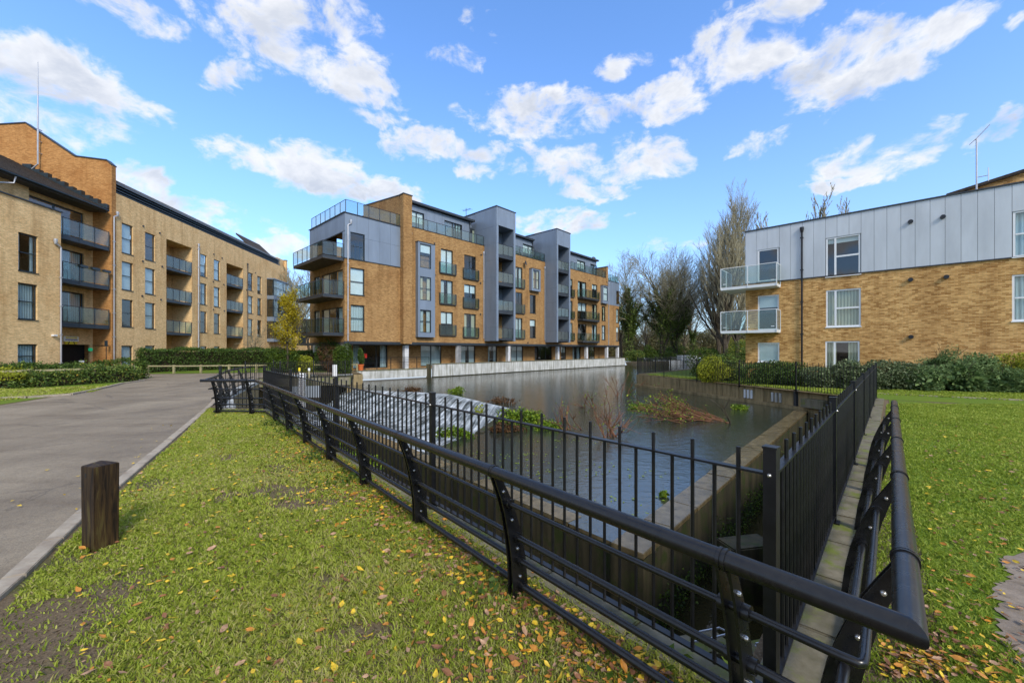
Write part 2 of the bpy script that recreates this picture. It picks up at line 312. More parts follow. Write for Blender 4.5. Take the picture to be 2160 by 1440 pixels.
MAT['hedge_yellow'] = foliage('yellow green hedge leaves', [(0.2, (0.10, 0.13, 0.012)), (0.55, (0.26, 0.29, 0.02)), (0.85, (0.46, 0.46, 0.04))])
MAT['laurel'] = foliage('laurel leaves', [(0.2, (0.028, 0.055, 0.012)), (0.5, (0.085, 0.14, 0.028)), (0.75, (0.19, 0.26, 0.05)), (0.92, (0.36, 0.24, 0.04))])
MAT['shrub_green'] = foliage('mid green shrub leaves', [(0.2, (0.02, 0.045, 0.006)), (0.55, (0.055, 0.10, 0.012)), (0.85, (0.13, 0.185, 0.02))])
MAT['shrub_pale'] = foliage('grey green variegated leaves', [(0.2, (0.03, 0.05, 0.018)), (0.5, (0.10, 0.14, 0.055)), (0.85, (0.28, 0.32, 0.17))], 4)
MAT['juniper'] = foliage('blue green juniper needles', [(0.2, (0.04, 0.08, 0.026)), (0.55, (0.14, 0.22, 0.075)), (0.85, (0.28, 0.38, 0.14))], 2)
MAT['brown_leaf'] = foliage('brown dry leaves', [(0.2, (0.05, 0.025, 0.010)), (0.55, (0.12, 0.06, 0.025)), (0.85, (0.2, 0.11, 0.05))])
MAT['yellow_leaf'] = foliage('yellow autumn leaves', [(0.2, (0.20, 0.15, 0.01)), (0.5, (0.42, 0.33, 0.015)), (0.85, (0.62, 0.50, 0.03))], 3, 0.35)
MAT['ivy'] = foliage('dark ivy leaves', [(0.2, (0.03, 0.055, 0.010)), (0.55, (0.10, 0.15, 0.03)), (0.85, (0.21, 0.27, 0.055))])
MAT['wood_far'] = foliage('winter woodland twigs and leaves', [(0.2, (0.08, 0.066, 0.03)), (0.5, (0.18, 0.15, 0.07)), (0.75, (0.20, 0.20, 0.065)), (0.92, (0.30, 0.25, 0.14))], 0.18)
MAT['water_weed'] = foliage('bright green water plant', [(0.2, (0.04, 0.08, 0.006)), (0.55, (0.13, 0.22, 0.015)), (0.85, (0.30, 0.38, 0.03))], 4)
MAT['bark'] = simple('grey brown bark', (0.075, 0.06, 0.042), 0.9, 0.15, var=0.4, scale=4)
MAT['twig'] = simple('thin bare twigs', (0.25, 0.225, 0.145), 0.9, 0.15, var=0.3)
MAT['red_twig'] = simple('reddish water twigs', (0.16, 0.075, 0.04), 0.7, 0.2, var=0.4)
def post_wood():
    m = NM('dark stained timber').set(0.55, 0.35)
    f = m.noise(6, 6, 0.6, vec=m.mapv(m.tc.outputs['Object'], (5, 5, 0.4)), dist=0.8); g = m.noise(1.6, 4)
    c = m.ramp(f, [(0.38, (0.010, 0.005, 0.002)), (0.48, (0.036, 0.019, 0.007)), (0.56, (0.058, 0.033, 0.010)), (0.66, (0.095, 0.075, 0.022))])
    m.color(m.mix(1, c, m.ramp(g, [(0.35, (0.65,)*3), (0.7, (1.25,)*3)]), 'MULTIPLY')); m.bump(f, 0.5, 0.006); return m.done()
MAT['post_wood'] = post_wood()
MAT['rail_wood'] = simple('pale weathered timber', (0.32, 0.28, 0.16), 0.8, 0.2, var=0.25, scale=5)
MAT['yellow'] = simple('yellow sign paint', (0.72, 0.55, 0.02), 0.5, 0.4, var=0.08)
MAT['orange'] = simple('terracotta pot', (0.55, 0.13, 0.03), 0.7, 0.3)
MAT['red'] = simple('red plastic', (0.5, 0.03, 0.02), 0.5, 0.4)
MAT['sign_white'] = simple('white sign board', (0.78, 0.78, 0.76), 0.5, 0.3, var=0.06)
MAT['sign_black'] = simple('black print', (0.02, 0.02, 0.02), 0.6, 0.3)
MAT['sign_purple'] = simple('faded purple print', (0.16, 0.12, 0.2), 0.6, 0.3)
gm = NM('green signal lamp'); gm.color((0.02, 0.25, 0.12)); gm.b.inputs['Emission Color'].default_value = (0.02, 0.6, 0.28, 1); gm.b.inputs['Emission Strength'].default_value = 0.12; MAT['green_lamp'] = gm.m
for nm, c in (('leaf_yellow', (0.60, 0.40, 0.025)), ('leaf_orange', (0.46, 0.19, 0.025)), ('leaf_brown', (0.20, 0.085, 0.035)), ('leaf_tan', (0.36, 0.21, 0.12))):
    MAT[nm] = simple(nm.replace('_', ' '), c, 0.5, 0.4, var=0.3, scale=25)

# ------------------------------------------------------------------ helpers
SPLIT = {'coping_trim', 'curtain', 'column', 'bay_spandrel', 'abutment', 'flat_roof', 'glass_clamp', 'stripe'}
class MB:
    one = False
    def __init__(s): s.v = []; s.f = []; s.uv = None
    def quad(s, *p): n = len(s.v); s.v += [tuple(q) for q in p]; s.f.append(tuple(range(n, n+len(p)))); return s
    def box(s, x0, x1, y0, y1, z0, z1):
        n = len(s.v)
        s.v += [(x0,y0,z0),(x1,y0,z0),(x1,y1,z0),(x0,y1,z0),(x0,y0,z1),(x1,y0,z1),(x1,y1,z1),(x0,y1,z1)]
        s.f += [(n,n+3,n+2,n+1),(n+4,n+5,n+6,n+7),(n,n+1,n+5,n+4),(n+1,n+2,n+6,n+5),(n+2,n+3,n+7,n+6),(n+3,n,n+4,n+7)]; return s
    def prism(s, pts, z0, z1):
        n = len(s.v); k = len(pts)
        s.v += [(p[0], p[1], z0) for p in pts] + [(p[0], p[1], z1) for p in pts]
        s.f.append(tuple(range(n+k-1, n-1, -1))); s.f.append(tuple(range(n+k, n+2*k)))
        for i in range(k): j = (i+1) % k; s.f.append((n+i, n+j, n+k+j, n+k+i))
        return s
    def extr(s, pts, d):            # polygon of 3d points extruded by vector d
        n = len(s.v); k = len(pts); d = Vector(d)
        s.v += [tuple(p) for p in pts] + [tuple(Vector(p)+d) for p in pts]
        s.f.append(tuple(range(n, n+k))); s.f.append(tuple(range(n+2*k-1, n+k-1, -1)))
        for i in range(k): j = (i+1) % k; s.f.append((n+i, n+k+i, n+k+j, n+j))
        return s
    def beam(s, a, b, w, h):        # rectangular bar from a to b
        a = Vector(a); b = Vector(b); d = (b-a).normalized(); sd = d.cross(Vector((0,0,1)))
        if sd.length < 1e-4: sd = Vector((1,0,0))
        sd.normalize(); up = sd.cross(d); sd *= w/2; up *= h/2
        s.extr([a-sd-up, a+sd-up, a+sd+up, a-sd+up], b-a); return s
    def tube(s, pts, r, n=10, caps=True):
        pts = [Vector(p) for p in pts]; rs = r if isinstance(r, (list, tuple)) else [r]*len(pts); base = len(s.v); k = len(pts); up = None
        for i, p in enumerate(pts):
            t = (pts[min(i+1, k-1)]-pts[max(i-1, 0)]).normalized()
            if up is None:
                up = Vector((0,0,1)) if abs(t.z) < 0.9 else Vector((1,0,0))
            sd = t.cross(up).normalized(); up = sd.cross(t).normalized()
            for j in range(n):
                a = 2*math.pi*j/n; s.v.append(tuple(p + (sd*math.cos(a)+up*math.sin(a))*rs[i]))
        for i in range(k-1):
            for j in range(n):
                j2 = (j+1) % n; s.f.append((base+i*n+j, base+i*n+j2, base+(i+1)*n+j2, base+(i+1)*n+j))
        if caps: s.f.append(tuple(range(base, base+n))); s.f.append(tuple(range(base+k*n-1, base+(k-1)*n-1, -1)))
        return s
    def lathe(s, prof, n=12, c=(0,0,0)):
        base = len(s.v); k = len(prof)
        for r, z in prof:
            for j in range(n): a = 2*math.pi*j/n; s.v.append((c[0]+r*math.cos(a), c[1]+r*math.sin(a), c[2]+z))
        for i in range(k-1):
            for j in range(n): j2 = (j+1) % n; s.f.append((base+i*n+j, base+i*n+j2, base+(i+1)*n+j2, base+(i+1)*n+j))
        return s
    def mesh(s, name, mat, smooth=False, bevel=0):
        me = bpy.data.meshes.new(name); me.from_pydata(s.v, [], s.f); me.materials.append(MAT[mat] if isinstance(mat, str) else mat)
        bm = bmesh.new(); bm.from_mesh(me); bmesh.ops.recalc_face_normals(bm, faces=bm.faces)
        if bevel: bmesh.ops.bevel(bm, geom=list(bm.edges), offset=bevel, segments=2, affect='EDGES')
        bm.to_mesh(me); bm.free()
        if smooth:
            me.polygons.foreach_set('use_smooth', [True]*len(me.polygons))
            try: me.set_sharp_from_angle(angle=rad(40))
            except Exception: pass
        return me
    def islands(s):
        par = list(range(len(s.v)))
        def fd(i):
            while par[i] != i: par[i] = par[par[i]]; i = par[i]
            return i
        for f in s.f:
            for j in f[1:]: par[fd(f[0])] = fd(j)
        g = {}
        for f in s.f: g.setdefault(fd(f[0]), []).append(f)
        out = []
        for fs in g.values():
            ids = sorted({i for f in fs for i in f}); mp = {i: k for k, i in enumerate(ids)}; m = MB(); m.v = [s.v[i] for i in ids]; m.f = [tuple(mp[i] for i in f) for f in fs]; out.append(m)
        return out
    def build(s, name, mat, parent=None, smooth=False, loc=None, bevel=0):
        if name in SPLIT and not s.one:
            for m in s.islands(): m.one = True; o = m.build(name, mat, parent, smooth, loc, bevel)
            return o
        return link(name, s.mesh(name, mat, smooth, bevel), parent, loc)
def link(name, me, parent=None, loc=None, rz=None):
    o = bpy.data.objects.new(name, me); COL.objects.link(o)
    if parent is not None: o.parent = parent
    if loc is not None: o.location = loc
    if rz is not None: o.rotation_euler = (0, 0, rz)
    return o
def tag(o, label=None, cat=None, group=None, kind=None):
    for k, v in (('label', label), ('category', cat), ('group', group), ('kind', kind)):
        if v: o[k] = v
    return o
def empty(name, loc, rz=0, label=None, cat=None, group=None):
    o = link(name, None, None, loc, rz); o.empty_display_size = 0.3; return tag(o, label, cat, group)
def copy_thing(o, loc, rz, label, parent=None):
    c = o.copy(); COL.objects.link(c); c.location = loc; c.rotation_euler = (0, 0, rz)
    if label: c['label'] = label
    for ch in o.children:
        d = ch.copy(); COL.objects.link(d); d.parent = c
        for g in ch.children: e = g.copy(); COL.objects.link(e); e.parent = d
    return c
def gp(px, py, z=0.0):
    """ground point under a line of sight, at height z"""
    Y = (CAMZ-z)*FPX/(py-HOR); return ((px-1080)/FPX*Y, Y)

def np_mesh(name, verts, faces_n, mat, rnd=None, smooth=False):
    """fast mesh of equal polygons: verts (n*k,3)"""
    k = faces_n; nv = len(verts); nf = nv//k
    me = bpy.data.meshes.new(name); me.vertices.add(nv); me.loops.add(nv); me.polygons.add(nf)
    me.vertices.foreach_set('co', np.ascontiguousarray(verts, dtype=np.float32).ravel())
    me.loops.foreach_set('vertex_index', np.arange(nv, dtype=np.int32))
    me.polygons.foreach_set('loop_start', np.arange(0, nv, k, dtype=np.int32))
    if rnd is not None:
        a = me.attributes.new('rnd', 'FLOAT', 'POINT'); a.data.foreach_set('value', np.repeat(rnd, k).astype(np.float32))
    me.update(); me.materials.append(MAT[mat]); return me
def leaf_quads(P, size, seed=0, flat=0.0, aspect=0.6):
    """small leaf-shaped quads (rhombus) at points P, random orientation"""
    r = np.random.default_rng(seed); n = len(P)
    a = r.normal(size=(n, 3)); a[:, 2] *= (1-flat); a /= np.linalg.norm(a, axis=1)[:, None]+1e-9
    b = r.normal(size=(n, 3)); b[:, 2] *= (1-flat); b -= (a*b).sum(1)[:, None]*a; b /= np.linalg.norm(b, axis=1)[:, None]+1e-9
    s = (size*(0.6+0.8*r.random(n)))[:, None]
    c = np.cross(a, b)*s*0.15
    return np.stack([P-a*s*0.5, P+b*s*aspect*0.5+c, P+a*s*0.5, P-b*s*aspect*0.5+c], 1).reshape(-1, 3)
def foliage_obj(name, P, size, mat, parent=None, seed=0, flat=0.0, aspect=0.6):
    V = leaf_quads(P, size, seed, flat, aspect); rnd = np.random.default_rng(seed+5).random(len(P))
    return link(name, np_mesh(name, V, 4, mat, rnd), parent)
def ell_points(n, c, r, seed, shell=0.75, lumps=9, zmin=None, lump=0.28):
    """points filling an uneven ellipsoid, denser towards its surface"""
    g = np.random.default_rng(seed)
    d = g.normal(size=(n, 3)); d /= np.linalg.norm(d, axis=1)[:, None]
    L = g.normal(size=(lumps, 3)); L /= np.linalg.norm(L, axis=1)[:, None]
    h = np.exp(-((1-d@L.T)/0.16)).max(1)
    rr = (shell + (1-shell)*g.random(n))*(1-lump + lump*1.3*h)
    P = d*rr[:, None]*np.array(r)+np.array(c)
    if zmin is not None: P = P[P[:, 2] > zmin]
    return P

class Frame:
    """building frame: local x along the facade, y into the building, z up"""
    def __init__(s, origin, d):
        d = Vector((d[0], d[1])).normalized(); s.o = Vector((origin[0], origin[1])); s.d = d; s.n = Vector((-d.y, d.x)); s.rz = math.atan2(d.y, d.x)
    def hit(s, px, py, off=0.0):
        u = (px-1080)/FPX; v = (HOR-py)/FPX; P0 = s.o + s.n*off
        t = P0.dot(s.n)/(u*s.n.x+s.n.y); return ((Vector((u*t, t))-s.o).dot(s.d), CAMZ+v*t)
    def hitx(s, px, py, xx=0.0):
        """on the plane local x = xx; returns (y, z)"""
        u = (px-1080)/FPX; v = (HOR-py)/FPX; P0 = s.o + s.d*xx
        t = P0.dot(s.d)/(u*s.d.x+s.d.y); return ((Vector((u*t, t))-s.o).dot(s.n), CAMZ+v*t)
    def rect(s, x0, y0, x1, y1, off=0.0):
        a = s.hit(x0, y0, off); b = s.hit(x1, y1, off); m = (x0+x1)/2
        return (a[0], b[0], s.hit(m, y1, off)[1], s.hit(m, y0, off)[1])
    def world(s, x, y, z=0): p = s.o + s.d*x + s.n*y; return (p.x, p.y, z)

def wall_sheet(mb, x0, x1, z0, z1, y, holes, depth=0.14, axis='x'):
    """wall with real openings and reveals; axis 'x': wall runs along x at y; 'y': runs along y at x=y"""
    P = (lambda a, b, c: (a, b, c)) if axis == 'x' else (lambda a, b, c: (b, a, c))
    hs = [(max(a, x0), min(b, x1), max(c, z0), min(d, z1)) for a, b, c, d in holes]
    hs = [h for h in hs if h[1] > h[0]+1e-3 and h[3] > h[2]+1e-3]
    xs = sorted({x0, x1, *[h[0] for h in hs], *[h[1] for h in hs]}); zs = sorted({z0, z1, *[h[2] for h in hs], *[h[3] for h in hs]})
    for i in range(len(xs)-1):
        for j in range(len(zs)-1):
            cx = (xs[i]+xs[i+1])/2; cz = (zs[j]+zs[j+1])/2
            if any(h[0] < cx < h[1] and h[2] < cz < h[3] for h in hs): continue
            mb.quad(P(xs[i], y, zs[j]), P(xs[i+1], y, zs[j]), P(xs[i+1], y, zs[j+1]), P(xs[i], y, zs[j+1]))
    for a, b, c, d in hs:
        mb.quad(P(a, y, c), P(a, y+depth, c), P(a, y+depth, d), P(a, y, d)); mb.quad(P(b, y, c), P(b, y+depth, c), P(b, y+depth, d), P(b, y, d))
        mb.quad(P(a, y, d), P(b, y, d), P(b, y+depth, d), P(a, y+depth, d)); mb.quad(P(a, y, c), P(b, y, c), P(b, y+depth, c), P(a, y+depth, c))
    return mb
def window(root, r, y, frame='frame_dark', lay='sash', inside=None, axis='x', name='window', fw=0.06, depth=0.10, sill=True, split=0.5):
    """window frame with its pane, curtain and sill as sub-parts; y is the wall face"""
    a, b, c, d = r; a += .004; b -= .004; c += .004; d -= .004; yy = y+depth; t = 0.05
    f = MB()
    def bx(m, p0, p1, q0, q1, r0, r1):
        if axis == 'x': m.box(p0, p1, q0, q1, r0, r1)
        else: m.box(q0, q1, p0, p1, r0, r1)
    bx(f, a, a+fw, yy, yy+t, c, d); bx(f, b-fw, b, yy, yy+t, c, d); bx(f, a+fw, b-fw, yy, yy+t, c, c+fw); bx(f, a+fw, b-fw, yy, yy+t, d-fw, d)
    m = (a+b)/2; zc = c+(d-c)*split
    if lay == 'sash': bx(f, a+fw, b-fw, yy-.008, yy+t-.01, zc-fw*.45, zc+fw*.45)
    elif lay == 'door2': bx(f, m-fw*.8, m+fw*.8, yy-.008, yy+t-.01, c+fw, d-fw)
    elif lay == 'door3':
        for q in (1/3, 2/3): bx(f, a+(b-a)*q-fw*.6, a+(b-a)*q+fw*.6, yy-.008, yy+t-.01, c+fw, d-fw)
    elif lay == 'cross':
        bx(f, m-fw*.5, m+fw*.5, yy-.008, yy+t-.01, c+fw, d-fw); bx(f, a+fw, m-fw*.5, yy-.006, yy+t-.012, zc-fw*.4, zc+fw*.4); bx(f, m+fw*.5, b-fw, yy-.006, yy+t-.012, zc-fw*.4, zc+fw*.4)
    elif lay == 'side':
        q = a+(b-a)*0.28; bx(f, q-fw*.6, q+fw*.6, yy-.008, yy+t-.01, c+fw, d-fw)
        if split: bx(f, q+fw*.6, b-fw, yy-.006, yy+t-.012, zc-fw*.6, zc+fw*.6)
    w = f.build(name, frame, root)
    g = MB(); bx(g, a+fw*.8, b-fw*.8, yy+.02, yy+.03, c+fw*.8, d-fw*.8); g.build('pane', 'pane', w)
    if inside:
        cu = MB(); kind, cov = inside if isinstance(inside, tuple) else (inside, 1.0)
        if kind == 'blind': bx(cu, a+fw, b-fw, yy+.09, yy+.10, d-(d-c)*cov, d-fw); cu.build('blind', 'blind', w)
        else:
            for s0, s1 in (((a+fw, a+fw+(b-a)*cov/2), (b-fw-(b-a)*cov/2, b-fw)) if cov < .9 else ((a+fw, b-fw),)): bx(cu, s0, s1, yy+.12, yy+.14, c+.02, d-fw)
            cu.build('curtain', 'curtain_'+kind, w)
    if sill: bx(s_ := MB(), a-.04, b+.04, y-.04, y+depth, c-.045, c-.002); s_.build('sill', frame, w)
    return w
INS = [None, ('grey', 1), ('blind', .5), None, ('grey', .6), ('blind', 1), ('cream', .5), ('grey', .5), ('blind', .35)]
def pick(i): return INS[(i*7+i//3) % len(INS)]
def panels(root, x0, x1, z0, z1, y, wid, mat, rows=None, axis='x', holes=(), th=0.02, gap=0.012, back='dark_metal', seams=None, sgn=-1):
    """cladding: separate panels over a dark backing sheet; y is the face of the backing"""
    bk = MB(); wall_sheet(bk, x0, x1, z0, z1, y, holes, 0.14, axis)
    xs = seams or [x0+(x1-x0)*i/max(1, round((x1-x0)/wid)) for i in range(max(1, round((x1-x0)/wid))+1)]
    zs = rows or [z0, z1]
    out = []
    for i in range(len(xs)-1):
        for j in range(len(zs)-1):
            cells = [(xs[i]+gap/2, xs[i+1]-gap/2, zs[j]+gap/2, zs[j+1]-gap/2)]
            for h in holes:
                nc = []
                for c in cells:
                    if c[1] <= h[0] or c[0] >= h[1] or c[3] <= h[2] or c[2] >= h[3]: nc.append(c); continue
                    if c[2] < h[2]-.05: nc.append((c[0], c[1], c[2], h[2]-.005))
                    if c[3] > h[3]+.05: nc.append((c[0], c[1], h[3]+.005, c[3]))
                    if c[0] < h[0]-.04: nc.append((c[0], h[0]-.005, max(c[2], h[2]), min(c[3], h[3])))
                    if c[1] > h[1]+.04: nc.append((h[1]+.005, c[1], max(c[2], h[2]), min(c[3], h[3])))
                cells = nc
            for c in cells:
                b = MB(); q = random.uniform(0, .004)
                lo, hi = sorted((y+sgn*(th+q), y-sgn*-.001*0+sgn*.001))
                (b.box(c[0], c[1], lo, hi, c[2], c[3]) if axis == 'x' else b.box(lo, hi, c[0], c[1], c[2], c[3]))
                out.append(b.build('cladding_panel', mat, root))
    return bk.build('wall', back, root), out
def balcony(root, pts, z, mat_glass='balcony_glass', mat_metal='dark_metal', rail=1.1, slab=0.22, inner=None, step=1.0, under=None, floor=True, name='balcony', brackets=False):
    """pts: open outline in local xy of the glazed edge; inner: extra corners closing the slab against the wall"""
    poly = list(pts)+list(inner or [])
    s_ = MB(); s_.prism(poly, z, z+slab); b = s_.build(name, mat_metal, root)
    if under: u = MB(); u.prism([(p[0], p[1]) for p in poly], z-.02, z-.004); u.build('underside_board', under, b)
    zt = z+slab+rail
    h = MB(); h.tube([(p[0], p[1], zt) for p in pts], 0.025, 6); h.build('handrail', mat_metal, b, True)
    for i in range(len(pts)-1):
        a = Vector((*pts[i], 0)); c = Vector((*pts[i+1], 0)); L = (c-a).length; n = max(1, round(L/step)); d = (c-a)/n
        for k in range(n+1):
            if k == n and i < len(pts)-2: continue
            p = a+d*k; q = MB(); q.box(p.x-.022, p.x+.022, p.y-.022, p.y+.022, z+slab*.3 if brackets else z+slab, zt); q.build('post', mat_metal, b)
        e = d.normalized()*.035
        for k in range(n):
            p0 = a+d*k+e; p1 = a+d*(k+1)-e; g = MB(); g.beam((p0.x, p0.y, (z+slab+.06+zt-.05)/2), (p1.x, p1.y, (z+slab+.06+zt-.05)/2), .012, zt-.05-z-slab-.06)
            g.build('glass_panel', mat_glass, b)
    return b
def downpipe(root, x, y, z0, z1, mat='pipe', r=0.045, axis_n=(0, -1), hopper=True, kink=None):
    m = MB(); px, py = x+axis_n[0]*.09, y+axis_n[1]*.09
    m.tube([(px, py, z0), (px, py, z1)], r, 8)
    if kink: m.tube([(px, py, z1), (px+kink*.6, py, z1+.12), (px+kink, py, z1+.16)], r, 8)
    o = m.build('downpipe', mat, root, True)
    if hopper:
        kx = px+(kink or 0); h = MB(); h.lathe([(0, -.05), (.06, -.05), (.10, .12), (.10, .28), (0, .28)], 10, (kx, py, z1+(.2 if kink else 0))); h.build('hopper', mat, o, True)
    z = z0+.6
    while z < z1-.2:
        b = MB(); b.box(px-r*1.5, px+r*1.5, py-r*1.35, py+r*1.35, z-.03, z+.03); b.build('bracket', mat, o); z += 1.9
    return o
# ================================================================== middle building
def z2(x, y): return (580+x/3.4286, 390+y/3.4286)
def z3(x, y): return (960+x/3.4286, 390+y/3.4286)
B = Frame((-13.53, 32.0), (.922, 1.0))
ROOT_M = empty('apartment_building', (B.o.x, B.o.y, 0), B.rz, 'ochre brick and blue grey clad apartment block with two projecting towers across the pond', 'building')
def build_middle():
    R = ROOT_M; T = 13.13
    r2 = lambda x0, y0, x1, y1, off=0: B.rect(*z2(x0, y0), *z2(x1, y1), off)
    r3 = lambda x0, y0, x1, y1, off=0: B.rect(*z3(x0, y0), *z3(x1, y1), off)
    xp0 = B.hit(845, 600)[0]; xp1 = B.hit(861, 600)[0]           # brick pier
    xT1 = B.hit(1022, 600)[0]; xT1e = xT1+3.02; xT2 = B.hit(1150, 600)[0]; xT2e = xT2+3.02
    xF = B.hit(1278, 600)[0]; xE = 46.3
    base = 2.42
    # ---- storey levels
    ZF = [2.95, 5.97, 9.0, 12.0]
    winA = [r2(545, 350, 648, 540), r2(545, 603, 648, 797), r2(548, 868, 648, 1060)]
    fr = []
    for x0, x1, rows, f in ((1200, 1288, ((468, 640), (690, 860), (918, 1085)), r2), (1369, 1454, ((512, 680), (722, 888), (932, 1100)), r2)):
        fr += [f(x0, a, x1, b) for a, b in rows]
    frC = [r3(438, a, 487, b) for a, b in ((595, 742), (778, 925), (962, 1108))]
    wC = [r3(541, a, 584, b) for a, b in ((795, 928), (973, 1105))]
    frD = [r3(826, a, 850, b) for a, b in ((680, 808), (838, 965), (998, 1122))]
    dD = [r3(888, a, 950, b) for a, b in ((700, 815), (852, 970), (1006, 1125))] + [r3(990, a, 1028, b) for a, b in ((720, 815), (865, 970), (1012, 1125))]
    wD = [r3(1060, a, 1087, b) for a, b in ((878, 982), (1015, 1120))]
    wE = [r3(1165, a, 1188, b) for a, b in ((768, 862), (897, 998), (1028, 1130))]
    holes = winA+fr+frC+wC+frD+dD+wD+wE
    wall = MB(); wall_sheet(wall, 0, xp0, base, 9.23, 0, holes); wall_sheet(wall, xp0, xF+.6, base, T, 0, holes)
    wall_sheet(wall, xF+.6, xE, base, 9.0, 0, holes)
    # end face, back and roof
    endh = []
    for zf in (3.15, 6.2): endh.append((.35, 4.6, zf, zf+2.15)); endh.append((5.0, 6.3, zf, zf+2.15))
    wall_sheet(wall, 0, 7.2, base, 9.2, 0, endh, .14, 'y')
    wall.quad((xE, 0, base), (xE, 12, base), (xE, 12, 12.8), (xE, 0, 12.8)); wall.quad((2.5, 12, 0), (xE, 12, 0), (xE, 12, T), (2.5, 12, T))
    wall.quad((0, 7.2, base), (2.5, 7.2, base), (2.5, 7.2, 12.8), (0, 7.2, 12.8)); wall.quad((2.5, 7.2, base), (2.5, 12, base), (2.5, 12, 12.8), (2.5, 7.2, 12.8))
    wall.build('wall', 'brick_mid', R)
    s = MB(); s.box(0, xE, 0.02, 12, base-.22, base-.004); s.build('soffit', 'soffit', R)
    s = MB(); s.box(-.05, xE+.05, -.06, .06, base-.16, base+.06); s.build('edge_beam', 'dark_metal', R)
    # flat roofs
    s = MB(); s.quad((2.6, 5.5, 0), (xE-.2, 5.5, 0), (xE-.2, 5.5, 12.5), (2.6, 5.5, 12.5)); s.quad((2.55, .2, 2.5), (2.55, 6.9, 2.5), (2.55, 6.9, 9.1), (2.55, .2, 9.1)); s.build('room_shade_sheet', 'interior', R)  # dark sheets added behind the glass so the rooms look unlit
    s = MB(); s.box(0.05, xp0, .05, 7.1, 12.6, 12.75); s.box(xp0, xE-.1, .05, 11.9, T-.4, T-.25); s.build('flat_roof', 'roof_metal', R)
    # ---- corner cladding (front face and end face)
    bk, _ = panels(R, 0, xp0, 9.23, 12.87, -.0, .93, 'clad_mid', rows=[9.23, 11.1, 12.87], holes=[winA[0]])
    eh = [(.35, 5.6, 9.25, 11.35)]
    panels(R, 0, 7.2, 9.23, 12.87, 0, .9, 'clad_mid', rows=[9.23, 11.4, 12.87], axis='y', holes=eh)
    s = MB(); s.box(-.1, xp0, -.1, .1, 12.87, 12.93); s.box(-.1, .1, .1, 7.3, 12.87, 12.93); s.box(-.05, xp0, -.05, .03, 9.17, 9.23); s.build('coping_trim', 'dark_metal', R)
    # recess dark room behind upper end-face opening
    s = MB(); s.quad((2.2, .35, 9.2), (2.2, 5.6, 9.2), (2.2, 5.6, 11.4), (2.2, .35, 11.4)); s.build('recess_wall', 'brick_mid', R)
    window(R, (1.0, 2.5, 9.25, 11.3), 2.1, 'frame_dark', 'door2', None, axis='y', name='glazed_door', depth=.0, sill=False)
    window(R, (2.6, 4.5, 9.25, 11.3), 2.1, 'frame_dark', 'door2', ('grey', .5), axis='y', name='glazed_door', depth=.0, sill=False)
    for i, h in enumerate(endh): window(R, h, 0, 'frame_dark', 'door3' if h[1]-h[0] > 2 else 'door2', pick(i+1), axis='y', name='glazed_door', sill=False)
    for i, h in enumerate(winA): window(R, h, 0 if i else -.02, 'frame_dark', 'sash', (None, ('blind', 1), ('grey', 1))[i])
    # balconies round the end
    for i, z in enumerate((2.92, 5.95, 8.98)):
        L = 6.5 if i == 2 else 5.6+.2*i
        balcony(R, [(-.02, .12), (-1.67, .12), (-1.67, L)], z, 'clear_glass' if i == 2 else 'balcony_glass', rail=1.12, slab=.24, inner=[(-.02, L)], under='wood_soffit')
    # terrace balustrade on the clad corner
    balcony(R, [(xp0, .08), (.12, .08), (.12, 7.1)], 12.93, 'clear_glass', rail=1.02, slab=.03, inner=[(xp0, 7.1)], step=.95, name='roof_terrace')
    # ---- brick pier and party wall
    m = MB(); m.box(xp0-.05, xp1+.05, -.55, .0, base-.1, 15.72)
    m.extr([(xp0, 0, T-.6), (xp0, 7, T-.6), (xp0, 7, 16.45), (xp0, .6, 15.78), (xp0, 0, 15.7)], (.42, 0, 0)); m.build('party_wall', 'brick_mid', R)
    m = MB(); m.box(xp0-.1, xp1+.1, -.6, .05, 15.72, 15.8); m.extr([(xp0-.04, .06, 15.74), (xp0-.04, 7, 16.46), (xp0-.04, 7, 16.54), (xp0-.04, .06, 15.82)], (.5, 0, 0)); m.build('coping_trim', 'dark_metal', R)
    # ---- penthouse storey, set back
    def pent(x0, x1, wins, oh0=0, oh1=.3):
        hs = [(a, b, T+.05, T+2.15) for a, b in wins]
        panels(R, x0, x1, T-.2, 15.85, 1.5, .95, 'clad_mid', holes=hs)
        for i, h in enumerate(hs): window(R, h, 1.5, 'frame_dark', 'door2', pick(i+4), name='glazed_door', sill=False)
        s = MB(); s.box(x0, x1+oh1, 1.1, 11.8, 15.9, 16.12); s.build('penthouse_roof', 'dark_metal', R)
        s = MB(); s.box(x0, x1, 1.7, 11.6, T-.2, 15.88); s.build('penthouse_back', 'clad_mid', R)
    def px_s(f, x, y, off): return B.hit(*f(x, y), off)[0]
    pent(xp1+.06, xT1-.6, [(px_s(z2, a, 250, 1.5), px_s(z2, b, 250, 1.5)) for a, b in ((975, 1078), (1225, 1352))]+[(px_s(z3, 5, 330, 1.5), px_s(z3, 46, 330, 1.5)), (px_s(z3, 103, 350, 1.5), px_s(z3, 150, 350, 1.5))], oh1=.2)
    pent(xT1e+.02, xT2-.8, [(px_s(z3, 490, 480, 1.5), px_s(z3, 575, 480, 1.5))], oh1=0)
    pent(xT2e+.02, xF-.4, [(px_s(z3, 882, 580, 1.5), px_s(z3, 940, 580, 1.5)), (px_s(z3, 978, 600, 1.5), px_s(z3, 1030, 600, 1.5))], oh1=.2)
    for a, b, g in ((xp1+.06, xT1, 'clear_glass'), (xT1e, xT2, 'balcony_glass'), (xT2e, xF, 'clear_glass')):
        balcony(R, [(a+.05, .06), (b-.05, .06)], T, g, rail=.98, slab=.07, inner=[(b-.05, .5), (a+.05, .5)], step=1.0, name='balustrade')
